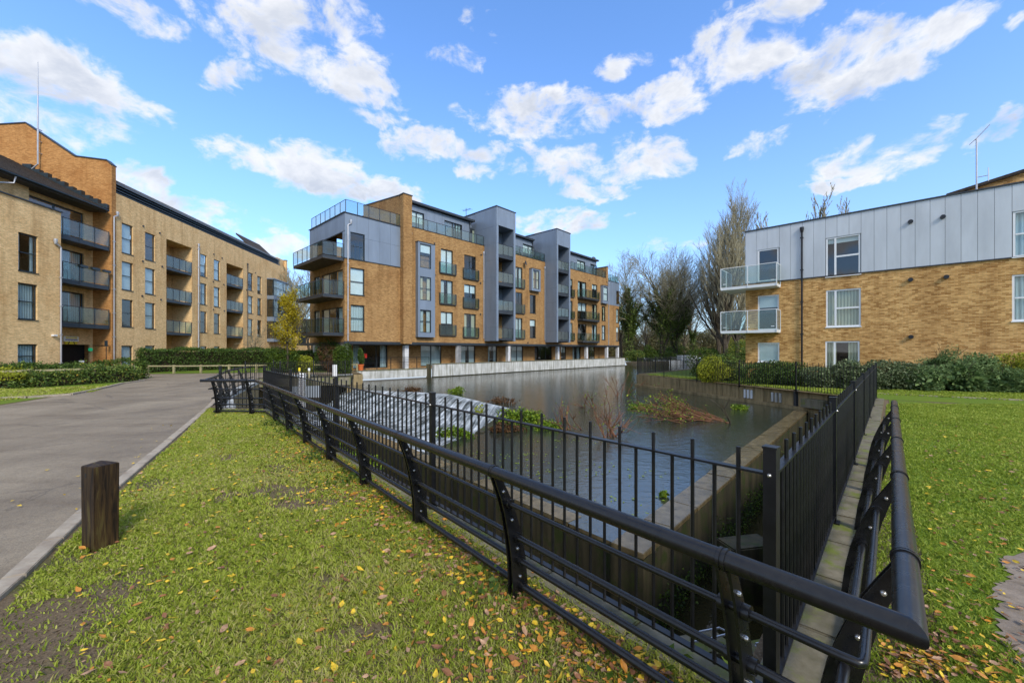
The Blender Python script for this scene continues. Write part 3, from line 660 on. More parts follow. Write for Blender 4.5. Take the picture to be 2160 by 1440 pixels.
    # planting on one terrace
    P = np.stack([RNG.uniform(xT1e+.3, xT2-.3, 900), RNG.normal(.45, .12, 900), T+.1+np.abs(RNG.normal(0, .3, 900))], 1); foliage_obj('terrace_plant', P, .13, 'shrub_green', R, 3)
    # end fin
    m = MB(); m.box(xF, xF+.5, -.12, 6, T-.6, 14.9); m.build('party_wall', 'brick_mid', R)
    m = MB(); m.box(xF-.06, xF+.56, -.18, 6, 14.9, 14.98); m.box(xp1, xF, -.04, .1, T-.002, T+.055); m.build('coping_trim', 'dark_metal', R)
    # ---- towers
    for q, (a, b) in enumerate(((xT1, xT1e), (xT2, xT2e))):
        yf = -1.83; zt = 17.05; zb = 2.72; w = .32
        op = [(a+.33, b-.33, ZF[i]+.1, ZF[i]+3.02-(.42 if i < 3 else .0)) for i in range(4)]
        # left flank and right flank
        panels(R, yf, 1.5, zb, zt, a, 1.65, 'clad_mid', rows=[zb, 4.2, 6.0, 7.8, 9.6, 11.4, 13.2, 15.0, zt], axis='y')
        panels(R, 1.5, 5.0, T-.3, zt-.1, a, 1.65, 'clad_mid', rows=[T-.3, 15.0, zt-.1], axis='y')
        m = MB(); m.box(a+.02, a+.3, yf, -.02, zb, zt-.02); m.box(b-.3, b, yf, -.02, zb, zt-.02); m.box(a+.3, b-.3, yf, -.02, 15.1, zt-.02); m.box(a+.02, b, -.02, 5, 15.1, zt-.02); m.box(a+.02, b, 0, 5, T, 15.1)
        m.build('tower_frame', 'clad_mid', R)
        for x0, x1 in ((a-.0, a+.31), (b-.31, b)):
            for j in range(7):
                zz = [zb, 4.2, 6.6, 9.0, 11.4, 13.2, 15.1, zt][j:j+2]; m = MB(); m.box(x0+.006, x1-.006, yf-.025, yf-.001, zz[0]+.006, zz[1]-.006); m.build('cladding_panel', 'clad_mid', R)
        for j in range(2):
            x0 = a+.31+(b-a-.62)*j/2; m = MB(); m.box(x0+.006, x0+(b-a-.62)/2-.006, yf-.025, yf-.001, 15.12, zt-.01); m.build('cladding_panel', 'clad_mid', R)
        m = MB(); m.box(a-.06, b+.06, yf-.08, 5.0, zt, zt+.09); m.build('coping_trim', 'dark_metal', R)
        for i in range(4):
            balcony(R, [(a+.32, yf+.06), (b-.32, yf+.06)], ZF[i]-.12, 'frosted_glass' if i > 0 else 'balcony_glass', rail=1.1, slab=.2, inner=[(b-.32, -.01), (a+.32, -.01)], step=.8, name='balcony')
            window(R, (a+.4, a+1.6, ZF[i]+.1, ZF[i]+2.2), -.14, 'frame_dark', 'door2', pick(i+q), name='glazed_door', sill=False)
            m = MB(); m.quad((a+.3, -.03, ZF[i]), (b-.3, -.03, ZF[i]), (b-.3, -.03, ZF[i]+3.1), (a+.3, -.03, ZF[i]+3.1)); m.build('recess_wall', 'clad_mid' if i % 2 else 'brick_mid', R)
        for i in range(1, 4):
            m = MB(); m.box(a+.31, b-.31, yf+.02, -.04, ZF[i]-.3, ZF[i]-.13); m.build('floor_slab', 'dark_metal', R)
    # ---- french windows with glass guards
    for i, h in enumerate(fr+frC+frD):
        window(R, h, 0, 'frame_dark', 'door2', pick(i+2), name='glazed_door', sill=False)
        x0, x1, z0, z1 = h; balcony(R, [(x0-.2, -.005), (x0-.2, -.16), (x1+.3, -.16), (x1+.3, -.005)], z0-.1, 'balcony_glass', rail=1.05, slab=.07, step=3, name='balcony')
    for i, h in enumerate(wC+wD+wE): window(R, h, 0, 'frame_dark', 'sash', pick(i+5))
    for i, h in enumerate(dD): window(R, h, 0, 'frame_dark', 'door2', pick(i+3), name='glazed_door', sill=False)
    for a, b in ((822, 975), (962, 1130), (0, 0))[:0]: pass
    for i, h in enumerate(dD[:3]):
        x0 = h[0]-.15; x1 = dD[3+i][1]+.25
        balcony(R, [(x0, -.005), (x0, -.95), (x1-1.2, -.95), (x1, -.005)], h[2]-.3, 'balcony_glass', rail=1.1, slab=.24, step=1.0, name='balcony')
    # ---- long grey window bay on the first bay, small bays further on
    def bay(x0, x1, z0, z1, wins, d=.42):
        m = MB(); m.box(x0, x0+.1, -d, 0, z0, z1); m.box(x1-.1, x1, -d, 0, z0, z1); m.box(x0+.1, x1-.1, -d, 0, z1-.1, z1); m.box(x0+.1, x1-.1, -d, 0, z0, z0+.1)
        o = m.build('window_bay', 'clad_mid', R); f = MB(); wall_sheet(f, x0+.1, x1-.1, z0+.1, z1-.1, -d+.01, wins, .05); f.build('bay_front', 'clad_mid', o)
        m = MB(); m.box(x0-.04, x1+.04, -d-.04, 0, z1, z1+.05); m.build('bay_cap', 'dark_metal', o)
        for i, h in enumerate(wins): window(R, h, -d, 'frame_dark', 'sash', pick(i+int(x0)), depth=.04, sill=False)
    b0 = r2(1028, 420, 1150, 1100, -.42); ws = [r2(1050, a, 1130, b, -.42) for a, b in ((430, 603), (665, 835), (903, 1068))]; x0_ = ws[0][0]-.12; x1_ = ws[0][1]+.45
    bay(x0_-.1, x1_, b0[2], b0[3], [(w[0], w[1], w[2], w[3]) for w in ws])
    c0 = r3(560, 610, 618, 768, -.42); w = r3(564, 617, 609, 752, -.42); bay(c0[0]-.15, c0[1], c0[2], c0[3], [w])
    d0 = r3(1072, 730, 1110, 858, -.42); w = r3(1074, 738, 1104, 838, -.42); bay(d0[0]-.15, d0[1], d0[2], d0[3], [w])
    # far clad corner
    panels(R, xF+.6, xE, 9.0, 12.8, 0, 1.0, 'clad_mid', holes=[h for h in wE if h[2] > 8.5])
    m = MB(); m.box(xF+.55, xE+.08, -.08, .1, 12.8, 12.87); m.build('coping_trim', 'dark_metal', R)
    balcony(R, [(xF+.6, .1), (xE-.1, .1), (xE-.1, 4)], 12.87, 'clear_glass', rail=1.0, slab=.04, inner=[(xF+.6, 4)], step=1.0, name='roof_terrace')
    # ---- down pipes
    downpipe(R, B.hit(733, 600)[0], 0, 2.5, 11.9, hopper=True, kink=.25); downpipe(R, B.hit(866, 600)[0], 0, 2.3, 12.3)
    downpipe(R, xT1-.18, 0, 3, 12.2); downpipe(R, xT2-.18, 0, 3, 12.2, r=.04); downpipe(R, B.hit(1283, 600)[0], 0, 2.5, 12.2)
    downpipe(R, xT1-.9, 1.45, T, 15.6, 'dark_metal'); downpipe(R, xT2-.9, 1.45, T, 15.6, 'dark_metal')
    # vents on the wall
    for x, y in ((1152, 423), (1155, 652), (1153, 880)):
        s_, z_ = B.hit(*z2(x, y)); v = MB(); v.lathe([(0, 0), (.07, 0), (.07, .08), (0, .08)], 8); o = v.build('wall_vent', 'dark_metal', R, True, (s_, -.0, z_)); o.rotation_euler = (rad(90), 0, 0)
    for x, y in ((186, 506), (182, 710), (182, 935), (497, 568), (968, 690), (525, 1140)):
        s_, z_ = B.hit(*z3(x, y)); v = MB(); v.lathe([(0, 0), (.08, 0), (.08, .1), (0, .1)], 8); o = v.build('wall_vent', 'dark_metal', R, True, (s_, -.0, z_)); o.rotation_euler = (rad(90), 0, 0)
    # satellite dish near the tower
    s_, z_ = B.hit(*z3(493, 568)); m = MB(); m.lathe([(.02, 0), (.16, .03), (.28, .10)], 14); o = m.build('satellite_dish', 'dark_metal', R, True, (s_, -.3, z_)); o.rotation_euler = (rad(80), 0, rad(20))
    # aerials
    for s_, y_, z_ in ((B.hit(*z3(80, 200), 3)[0], 3, 16.1),):
        m = MB(); m.tube([(s_, y_, z_), (s_, y_, z_+1.9)], .03, 6); m.beam((s_-.1, y_-.9, z_+1.6), (s_+.1, y_+.7, z_+1.75), .03, .03)
        for k in range(6): m.beam((s_-.3, y_-.8+k*.25, z_+1.62+k*.02), (s_+.3, y_-.8+k*.25, z_+1.62+k*.02), .015, .015)
        m.build('roof_aerial', 'dark_metal', R)
    m = MB(); m.lathe([(.02, 0), (.2, .05), (.34, .16)], 14); o = m.build('satellite_dish', 'dark_metal', R, True, (xF-.4, 2.0, 16.4)); o.rotation_euler = (rad(60), 0, rad(-30))
    # ---- ground floor, set back behind the columns
    gy = 1.9; gh = []
    spec = [(z2(565, 0)[0], z2(815, 0)[0]), (z2(1055, 0)[0], z2(1205, 0)[0]), (z2(1345, 0)[0], z3(3, 0)[0]), (z3(42, 0)[0], z3(147, 0)[0]), (z3(238, 0)[0], z3(305, 0)[0]), (z3(405, 0)[0], z3(493, 0)[0]), (z3(575, 0)[0], z3(700, 0)[0]), (z3(765, 0)[0], z3(802, 0)[0]), (z3(850, 0)[0], z3(908, 0)[0]), (z3(965, 0)[0], z3(1010, 0)[0])]
    for a, b in spec: gh.append((B.hit(a, 750, gy)[0], B.hit(b, 750, gy)[0], .12, 2.22))
    gh = [h for i, h in enumerate(gh) if i != 2]
    gw = MB(); wall_sheet(gw, .6, xE-1, 0, base, gy, gh); gw.quad((.6, gy, 0), (.6, 7, 0), (.6, 7, base), (.6, gy, base)); gw.build('ground_floor_wall', 'brick_mid', R)
    for i, h in enumerate(gh): window(R, h, gy, 'frame_dark', 'door3' if h[1]-h[0] > 2.6 else 'door2', (('grey', .35), ('grey', 1), ('grey', .7), ('grey', .5), ('grey', 1), None, ('blind', .4), ('grey', .6), None)[i], name='glazed_door', sill=False)
    for px in (z2(947, 0)[0], z2(1328, 0)[0], z3(25, 0)[0]+.0, z3(385, 0)[0], z3(742, 0)[0], z3(950, 0)[0], z3(1097, 0)[0], z3(1175, 0)[0]):
        s_ = B.hit(px, 750, .15)[0]; m = MB(); m.box(s_-.2, s_+.2, 0, .4, 0, base-.24); m.build('column', 'column', R)
    m = MB(); m.box(-.1, .35, 0.1, .5, 0, base-.24); m.box(-.1, .35, 5.8, 6.2, 0, base-.24); m.build('column', 'column', R)
    m = MB(); m.box(.5, xE, .45, 11, -.05, .004); m.build('terrace_floor', 'asphalt', R)
build_middle()

# ================================================================== left building
L_ = Frame((-31.75, 31.4), (-.11, 1.0))
ROOT_L = empty('apartment_building', (L_.o.x, L_.o.y, 0), L_.rz, 'long pale buff brick apartment block with recessed balconies beside the road, on the left', 'building')
def build_left():
    R = ROOT_L; k = 2.3226
    def zz(x, y): return (x/k, 240+y/k)
    rr = lambda x0, y0, x1, y1, off=0: L_.rect(*zz(x0, y0), *zz(x1, y1), off)
    T = 14.35; END = 30.6
    # window columns: (x0, x1, [(top,bottom)...])
    cols = [(597, 652, [(542, 686), (727, 864), (910, 1043)]), (711, 760, [(587, 719), (758, 884), (926, 1052)]),
            (981, 1013, [(690, 797), (831, 934), (968, 1071)]), (1048, 1078, [(717, 815), (850, 945), (979, 1076)]),
            (1216, 1240, [(780, 865), (893, 978), (1005, 1088)]), (1261, 1281, [(797, 881), (904, 985), (1011, 1091)])]
    H = []
    for x0, x1, rows in cols: H += [rr(x0, a, x1, b) for a, b in rows]
    G = [rr(595, 1135, 651, 1262), rr(711, 1135, 760, 1225), rr(981, 1138, 1014, 1220), rr(1048, 1139, 1078, 1215), rr(1216, 1142, 1240, 1200), rr(1262, 1143, 1281, 1200)]
    rec = [rr(815, 612, 941, 1230), rr(1110, 730, 1191, 1230)]
    rec = [(a[0], a[1], 0.0, L_.hit(*zz((815, 1110)[i], (612, 730)[i]))[1]) for i, a in enumerate(rec)]
    bay = (L_.hit(*zz(1308, 900))[0], L_.hit(*zz(1400, 900))[0], 3.0, L_.hit(*zz(1310, 810))[1])
    w = MB(); wall_sheet(w, .38, END, 0, T, 0, H+G+rec+[bay])
    for a, b, c, d in rec:           # recess sides, back and head
        w.quad((a, .14, c), (a, 1.9, c), (a, 1.9, d), (a, .14, d)); w.quad((b, .14, c), (b, 1.9, c), (b, 1.9, d), (b, .14, d)); w.quad((a, .14, d), (b, .14, d), (b, 1.9, d), (a, 1.9, d))
    prof = [(0, 0), (14, 0), (14, 17.6), (9.5, 18.9), (6.05, 19.35), (2.6, 16.95), (.35, 16.75), (0, 16.4)]
    # gable wall, then the step at the front down to the facade height
    gb = MB(); gb.extr([(-.004, y, z) for y, z in prof], (.384, 0, 0)); gb.build('gable_wall', 'brick_gable', R)
    w.quad((END, 0, 0), (END, 14, 0), (END, 14, T), (END, 0, T)); w.quad((0, 14, 0), (END, 14, 0), (END, 14, T), (0, 14, T))
    w.box(END-.35, END, .001, 3.5, T, 15.6); w.box(END-2.6, END-2.3, .35, 5, T, 15.6); w.box(END-2.3, END-.36, .3, .6, T, 15.6)
    w.build('wall', 'brick_left', R)
    m = MB()
    for (y0, z0), (y1, z1) in zip(prof[3:], prof[4:]): m.extr([(-.06, y0, z0), (-.06, y1, z1), (-.06, y1-.02, z1+.09), (-.06, y0, z0+.09)], (.5, 0, 0))
    m.box(END-.42, END+.06, -.05, 3.55, 15.6, 15.68); m.build('coping_trim', 'dark_metal', R)
    # dark louvred band, eaves and metal roof
    m = MB(); m.box(.39, END-2.3, .32, .5, T-.1, 15.25); m.build('eaves_band', 'dark_metal', R)
    for j, (z, y) in enumerate(((14.42, .05), (14.66, .12), (14.9, .10), (15.1, .02))):
        m = MB(); m.box(.39, END-2.3, y, .31, z, z+.07); m.build('louvre_slat', 'dark_metal' if j % 2 else 'frame_dark', R)
    m = MB(); m.extr([(.4, -.05, 15.22), (.4, 5.8, 18.1), (.4, 13.9, 16.2), (.4, 13.9, 16.0), (.4, 5.8, 17.9), (.4, -.05, 15.05)], (END-2.8, 0, 0)); m.build('roof', 'roof_metal', R)
    x = .9
    while x < END-2.5:
        m = MB(); m.beam((x, 0, 15.27), (x, 5.8, 18.15), .035, .05); m.build('roof_seam', 'roof_metal', R); x += .62
    m = MB(); m.extr([(END-9, .6, 15.4), (END-9, 2.6, 17.3), (END-9, 2.6, 17.1), (END-9, .6, 15.2)], (6, 0, 0)); m.build('roof', 'roof_tile', R)
    ins = [('blind', 1), ('blind', 1), None, None, ('blind', 1), ('grey', 1), ('blind', .8), ('grey', .6), None]
    for i, h in enumerate(H): window(R, h, 0, 'frame_dark', 'sash', ins[i % 9])
    for i, h in enumerate(G): window(R, h, 0, 'frame_dark', 'sash', ('blind', 1), sill=i > 0)
    for q, (a, b, c, d) in enumerate(rec):
        hs = []
        for zf in (.2, 3.55, 6.62, 9.68): hs.append((a+.1, a+(b-a)*.5, zf, zf+2.1))
        bw = MB(); wall_sheet(bw, a, b, c, d, 1.9, hs); bw.build('recess_wall', 'brick_left', R)
        for i, h in enumerate(hs): window(R, h, 1.9, 'frame_dark', 'door2', pick(i+q+3), name='glazed_door', sill=False)
        for i, zf in enumerate((3.33, 6.4, 9.45)):
            if zf+2 > d: continue
            balcony(R, [(a+.04, .02), (b-.04, .02)], zf-.12, ('balcony_glass', 'frosted_glass', 'frosted_glass')[i], rail=1.12, slab=.24, inner=[(b-.04, 1.88), (a+.04, 1.88)], step=.95)
    # glazed corner bay at the far end
    a, b, c, d = bay; m = MB(); m.box(a, b, -.9, .3, c-.1, c+.35); m.box(a, b, -.9, .3, c+2.8, c+3.4); m.box(a, b, -.9, .3, c+5.9, c+6.4); m.box(a-.05, b+.05, -.95, .3, d, d+.15); m.build('bay_spandrel', 'clad_mid', R)
    for i, z in enumerate((c+.35, c+3.4, c+6.4)):
        z1 = (c+2.8, c+5.9, d)[i]; window(R, (a, b, z, z1), -.9, 'frame_dark', 'cross', pick(i), depth=.0, sill=False, name='bay_window'); window(R, (-.84, .0, z, z1), a, 'frame_dark', 'sash', None, axis='y', depth=.0, sill=False, name='bay_window')
        window(R, (-.84, .0, z, z1), b-.06, 'frame_dark', 'sash', None, axis='y', depth=.0, sill=False, name='bay_window')
    downpipe(R, L_.hit(232.8, 600)[0]+.22, 0, .3, L_.hit(232.8, 455)[1], kink=.3); downpipe(R, L_.hit(417, 600)[0], 0, .3, L_.hit(417, 520)[1], r=.06); downpipe(R, L_.hit(521, 600)[0], 0, .3, L_.hit(521, 560)[1], 'soffit')
    for x, y in ((700, 550), (781, 584), (698, 722), (793, 748), (695, 892), (787, 910), (1046, 688), (1087, 707), (1044, 822), (1095, 836), (1044, 958), (1097, 965), (1207, 862), (1250, 778)):
        s_, z_ = L_.hit(*zz(x, y)); v = MB(); v.lathe([(0, 0), (.07, 0), (.07, .08), (0, .08)], 8); o = v.build('wall_vent', 'dark_metal', R, True, (s_, 0, z_)); o.rotation_euler = (rad(90), 0, 0)
    # ---------------- near wing (1 m forward) and the recessed link with the garage
    xs = -5.03; TW = 10.95
    win = [rr(90, 590, 186, 775, -1), rr(88, 832, 184, 1008, -1), rr(87, 1128, 184, 1230, -1)]
    win = [win[0], win[1], (win[2][0], win[2][1], win[2][2]-.2, win[2][3])]
    extra = [(h[0]-5.5, h[1]-5.5, h[2], h[3]) for h in win]
    w = MB(); wall_sheet(w, -22, xs, 0, TW, -1, win+extra); wall_sheet(w, -22, xs, TW, TW+1.9, .9, [(-13.6, -9.4, TW+.2, TW+1.5)])
    w.quad((xs, -1, 0), (xs, 1.35, 0), (xs, 1.35, TW), (xs, -1, TW)); w.quad((-22, -1, 0), (-22, 14, 0), (-22, 14, TW), (-22, -1, TW))
    w.quad((xs-.6, .9, TW), (xs-.6, 1.35, TW), (xs-.6, 1.35, 12.8), (xs-.6, .9, 12.8))
    # link wall with doors, garage mouth
    dw = [(xs+.02, L_.hit(*zz(412, 600), 1.35)[0], z, z+2.3) for z in (3.8, 6.88, 9.95)]
    gar = (xs+.02, L_.hit(191, 750, 1.35)[0], 0, 2.18)
    wall_sheet(w, xs-.6, -.0, 0, 12.8, 1.35, dw+[gar]); w.build('wall', 'brick_left', R)
    for i, h in enumerate(win): window(R, h, -1, 'frame_dark', 'sash', (('grey', .35), ('grey', 1), ('grey', 1))[i], fw=.07)
    for i, h in enumerate(extra): window(R, h, -1, 'frame_dark', 'sash', ('grey', 1), fw=.07)
    for i, h in enumerate(dw): window(R, h, 1.35, 'frame_dark', 'door2', (('grey', .4), ('grey', .7), None)[i], name='glazed_door', sill=False, fw=.09)
    window(R, (-13.6, -9.4, TW+.2, TW+1.5), .9, 'frame_dark', 'door3', None, name='glazed_door', sill=False)
    m = MB(); m.box(gar[0], gar[1], 1.8, 1.9, 0, 2.2)
    go = m.build('garage_door', 'garage', R)
    for j in range(7): s = MB(); s.box(gar[0], gar[1], 1.775, 1.799, j*.31+.01, j*.31+.3); s.build('door_slat', 'garage', go)
    m = MB(); m.box(-22, xs+.05, -1.08, -.8, TW, TW+.07); m.build('coping_trim', 'dark_metal', R)
    m = MB(); m.quad((-21.9, 4.5, 0), (END-.1, 4.5, 0), (END-.1, 4.5, 12.5), (-21.9, 4.5, 12.5)); m.build('room_shade_sheet', 'interior', R)  # inner dark sheet added so no lit far wall shows through windows
    m = MB(); m.box(-21.9, -.1, 1.5, 13.9, 10.7, 10.85); m.box(-22, xs, -.8, .9, TW-.2, TW-.1); m.build('flat_roof', 'roof_metal', R)  # first slab is an unseen cap added to keep sky light out
    for i, z in enumerate((3.4, 6.47, 9.55)):
        balcony(R, [(xs+.03, .02), (-.22, .02)], z, ('balcony_glass', 'balcony_glass', 'clear_glass')[i], rail=1.2, slab=.3, inner=[(-.22, 1.33), (xs+.03, 1.33)], step=1.2, brackets=True)
    # planters hooked on the middle balcony rail
    for j in range(3):
        m = MB(); x0 = xs+2.3+j*.95; m.box(x0, x0+.6, -.16, .0, 7.8, 7.98); o = m.build('planter_box', 'frame_dark', R)
    # tiled roof rising behind, eaves, gutter and soffit
    ang = (16.1-12.75)/6.3
    m = MB(); m.extr([(-22, .05, 12.78), (-22, 7.2, 12.78+7.15*ang), (-22, 7.2, 12.6+7.15*ang), (-22, .05, 12.66)], (21.75, 0, 0)); m.build('roof', 'roof_tile', R)
    for j in range(20):                                   # tile courses
        y0 = .06+j*.34; z0 = 12.80+(y0-.05)*ang; m = MB(); m.extr([(-22, y0, z0), (-22, y0+.36, z0+.36*ang), (-22, y0+.36, z0+.36*ang-.02), (-22, y0, z0+.028)], (21.7, 0, 0)); m.build('tile_course', 'roof_tile', R)
    m = MB(); m.box(-22, -.28, .1, 1.34, 12.55, 12.66); m.build('soffit', 'soffit', R)
    m = MB(); m.tube([(-22, -.02, 12.68), (-.3, -.02, 12.68)], .075, 8); m.build('gutter', 'frame_dark', R, True)
    m = MB(); m.box(-22, -9.0, -.55, .9, 12.62, 12.9); m.build('eaves_band', 'dark_metal', R)
    m = MB(); m.box(-22, -9.2, -.75, -.55, 12.5, 12.62); m.build('gutter', 'pipe', R)
    for j in range(10):                                   # stepped flashing
        y0 = .15+j*.58; z0 = 12.82+(y0)*ang; m = MB(); m.box(-.33, -.002, y0, y0+.6, z0, z0+.34+.06*(j % 2)); m.build('flashing_step', 'frame_dark', R)
    m = MB(); m.tube([(-6.7, -.0, 12.6), (-6.7, .1, 12.2), (-7.5, .75, 11.9), (-7.5, .75, 11.1)], .05, 8); m.build('downpipe', 'pipe', R, True)
    downpipe(R, xs-.1, -1, .3, 8.6, hopper=True, kink=-.35)
    # small wall fittings
    def fit(name, px, py, off, mat, sx, sy, sz): s_, z_ = L_.hit(px, py, off); m = MB(); m.box(s_-sx, s_+sx, off-sy, off-.002, z_-sz, z_+sz); return m.build(name, mat, R)
    fit('wall_lamp', 112, 707, -1, 'sign_white', .12, .16, .05); fit('meter_box', 222, 724, 0, 'frame_dark', .07, .12, .22)
    m = MB(); s_, z_ = L_.hit(192, 737, 1.2); m.lathe([(0, 0), (.13, 0), (.13, .12), (0, .12)], 12); o = m.build('signal_lamp', 'green_lamp', R, True, (s_, 1.3, z_)); o.rotation_euler = (rad(90), 0, 0)
    m = MB(); m.box(-.06, -.02, .2, 1.3, 2.1, 2.14); m.tube([(-.06, .35, .3), (-.06, .35, 2.2)], .02, 6); m.build('conduit', 'frame_dark', R)
build_left()
def garage_sign():
    t = empty('height_sign', L_.world(0, 0, 0), L_.rz, 'white and yellow notice board on the brick above the dark garage entrance', 'sign')
    a = L_.hit(134, 709, 1.3); b = L_.hit(164.5, 726, 1.3)
    x0, x1, z1, z0 = a[0], b[0], a[1], b[1]; y = 1.28; h = z1-z0
    m = MB(); m.box(x0, x1, y-.03, y+.06, z0+h*.36, z1); m.build('board', 'sign_white', t)
    m = MB(); m.extr([(x0+.05, y-.02, z0+h*.35), (x1-.05, y-.02, z0+h*.35), (x1-.12, y-.02, z0), (x0+.12, y-.02, z0)], (0, .06, 0)); m.build('height_bar', 'yellow', t)
    m = MB(); m.extr([(x0+.25, y-.026, z0), (x0+.33, y-.026, z0), (x0+.42, y-.026, z0+h*.35), (x0+.36, y-.026, z0+h*.35)], (0, .004, 0)); m.extr([(x1-.25, y-.026, z0), (x1-.33, y-.026, z0), (x1-.42, y-.026, z0+h*.35), (x1-.36, y-.026, z0+h*.35)], (0, .004, 0)); m.build('stripe', 'sign_black', t)
    m = MB(); w = (x1-x0-.2)/9
    for j in range(9): m.box(x0+.1+j*w, x0+.1+j*w+w*.75, y-.036, y-.031, z0+h*.72, z0+h*.94)
    m.build('lettering', 'yellow', t)
    m = MB()
    for j in range(13):
        w = (x1-x0-.16)/13; m.box(x0+.08+j*w, x0+.08+j*w+w*.7, y-.036, y-.031, z0+h*(.45+.03*(j % 3)), z0+h*.66)
    m.build('lettering', 'sign_purple', t)
garage_sign()

# ================================================================== right building
RB = Frame((15.05, 25.5), (1.06, -1.0))
ROOT_R = empty('apartment_building', (RB.o.x, RB.o.y, 0), RB.rz, 'golden brown brick block with pale grey clad top floor and white balconies', 'building')
def build_right():
    R = ROOT_R; k = 2.4824
    def zz(x, y): return (1480+x/k, 280+y/k)
    rr = lambda x0, y0, x1, y1, off=0: RB.rect(*zz(x0, y0), *zz(x1, y1), off)
    T = 9.33; ZC = 6.02; X1 = 19.0
    W_ = [rr(651, 818, 834, 1015), (rr(647, 1090, 828, 1190)[0], rr(647, 1090, 828, 1190)[1], .1, rr(647, 1090, 828, 1190)[3]), rr(294, 1098, 407, 1200), (rr(294, 850, 405, 940)[0], rr(294, 850, 405, 940)[1], 3.02, rr(294, 850, 405, 940)[3]), rr(1625, 742, 1688, 986)]
    W_[4] = (W_[4][0], W_[4][0]+1.75, W_[4][2], W_[4][3])
    C_ = [(rr(294, 608, 404, 690)[0], rr(294, 608, 404, 690)[1], 6.06, rr(294, 608, 404, 690)[3]), rr(651, 540, 832, 748), rr(1629, 410, 1688, 650)]
    C_[2] = (C_[2][0], C_[2][0]+1.75, C_[2][2], C_[2][3])
    w = MB(); wall_sheet(w, 0, X1, 0, ZC, 0, W_); w.quad((0, 0, 0), (0, 12, 0), (0, 12, ZC), (0, 0, ZC)); w.quad((X1, 0, 0), (X1, 12, 0), (X1, 12, T), (X1, 0, T)); w.quad((0, 12, 0), (X1, 12, 0), (X1, 12, T), (0, 12, T))
    w.build('wall', 'brick_right', R)
    seams = [0]+[RB.hit(*zz(x, 600))[0] for x in (287, 343, 408, 465, 528, 587, 649, 709, 772, 835, 903, 970, 1043, 1118, 1196, 1275, 1358, 1445, 1533, 1625)]
    while seams[-1] < X1-.9: seams.append(seams[-1]+.86)
    seams.append(X1)
    panels(R, 0, X1, ZC, T, 0, .8, 'clad_right', seams=seams, holes=C_)
    panels(R, 0, 12, ZC, T, 0, .85, 'clad_right', axis='y')
    m = MB(); m.box(-.06, X1, -.07, .15, T, T+.07); m.box(-.06, .1, .15, 12, T, T+.07); m.box(-.03, X1, -.05, -.005, ZC-.05, ZC); m.build('coping_trim', 'dark_metal', R)
    m = MB(); m.quad((.1, 3.5, 0), (X1-.1, 3.5, 0), (X1-.1, 3.5, T-.3), (.1, 3.5, T-.3)); m.build('room_shade_sheet', 'interior', R)  # dark sheet added behind the windows in place of shaded rooms
    m = MB(); m.box(.05, X1, .1, 11.9, T-.25, T-.15); m.build('flat_roof', 'roof_metal', R)
    lays = ['side', 'side', 'plain', 'plain', 'sash']; ins = [('cream', 1), ('cream', .55), ('blind', 1), ('blind', .35), ('grey', 1)]
    for i, h in enumerate(W_): window(R, h, 0, 'frame_white', lays[i], ins[i], fw=.075, depth=.03, split=.5 if i != 1 else 0)
    for i, h in enumerate(C_): window(R, h, -.02, 'frame_white', ('plain', 'side', 'sash')[i], (None, ('blind', .15), ('grey', 1))[i], fw=.075, depth=.03, sill=i > 0)
    # white balconies wrapping the corner
    for i, z in enumerate((2.82, 5.58)):
        a = RB.hit(1646, 600)[0]
        b = balcony(R, [(a, -.01), (a, -1.15), (-1.15, -1.15), (-1.15, 1.2)], z, 'clear_glass', 'white_paint', rail=1.2, slab=.17, inner=[(-.01, 1.2), (-.01, -.01)], step=1.25, name='balcony', brackets=True)
        for j in range(3):        # little glass clamps
            x = -1.0+j*1.3; m = MB(); m.box(x, x+.16, -1.19, -1.13, z+.35, z+.39); m.build('glass_clamp', 'white_paint', b)
    downpipe(R, RB.hit(*zz(526, 600))[0], 0, .2, 8.75, 'pipe_black', r=.05)
    for x, y in ((1094, 467), (1263, 442), (1094, 770), (1281, 755), (1096, 1068)):
        s_, z_ = RB.hit(*zz(x, y)); v = MB(); v.lathe([(0, 0), (.10, 0), (.10, .12), (0, .12)], 12); o = v.build('wall_vent', 'pipe_black', R, True, (s_, -.01, z_)); o.rotation_euler = (rad(90), 0, 0)
    # taller brick part with a sloping top, further back
    p0 = RB.hit(2040, 402, 5.0); p1 = RB.hit(2160, 364, 5.0); sl_ = (p1[1]-p0[1])/(p1[0]-p0[0]); xe = p1[0]+3.5; ze = p1[1]+3.5*sl_
    m = MB(); m.extr([(p0[0], 5.0, T-.3), (xe, 5.0, T-.3), (xe, 5.0, ze), (p0[0], 5.0, p0[1])], (0, 6, 0)); m.build('upper_wall', 'brick_right', R)
    m = MB(); m.extr([(p0[0]-.8, 4.85, p0[1]-.8*sl_), (xe, 4.85, ze), (xe, 4.85, ze+.16), (p0[0]-.8, 4.85, p0[1]-.8*sl_+.16)], (0, 6.3, 0)); m.build('roof_edge', 'roof_tile', R)
    s_ = RB.hit(2060, 300, 3.0); m = MB(); zt = s_[1]; x = s_[0]
    m.tube([(x, 3, T-.2), (x, 3, zt+.2)], .035, 8); m.tube([(x-.25, 3, zt-.05), (x, 3, zt+.2), (x+.45, 3, zt+.75)], .02, 6); m.tube([(x, 3, T+1.5), (x+.4, 3, T+1.5)], .02, 6); m.tube([(x+.4, 3, T+1.2), (x+.4, 3, T+1.9)], .02, 6); m.build('aerial_mast', 'pipe', R, True)
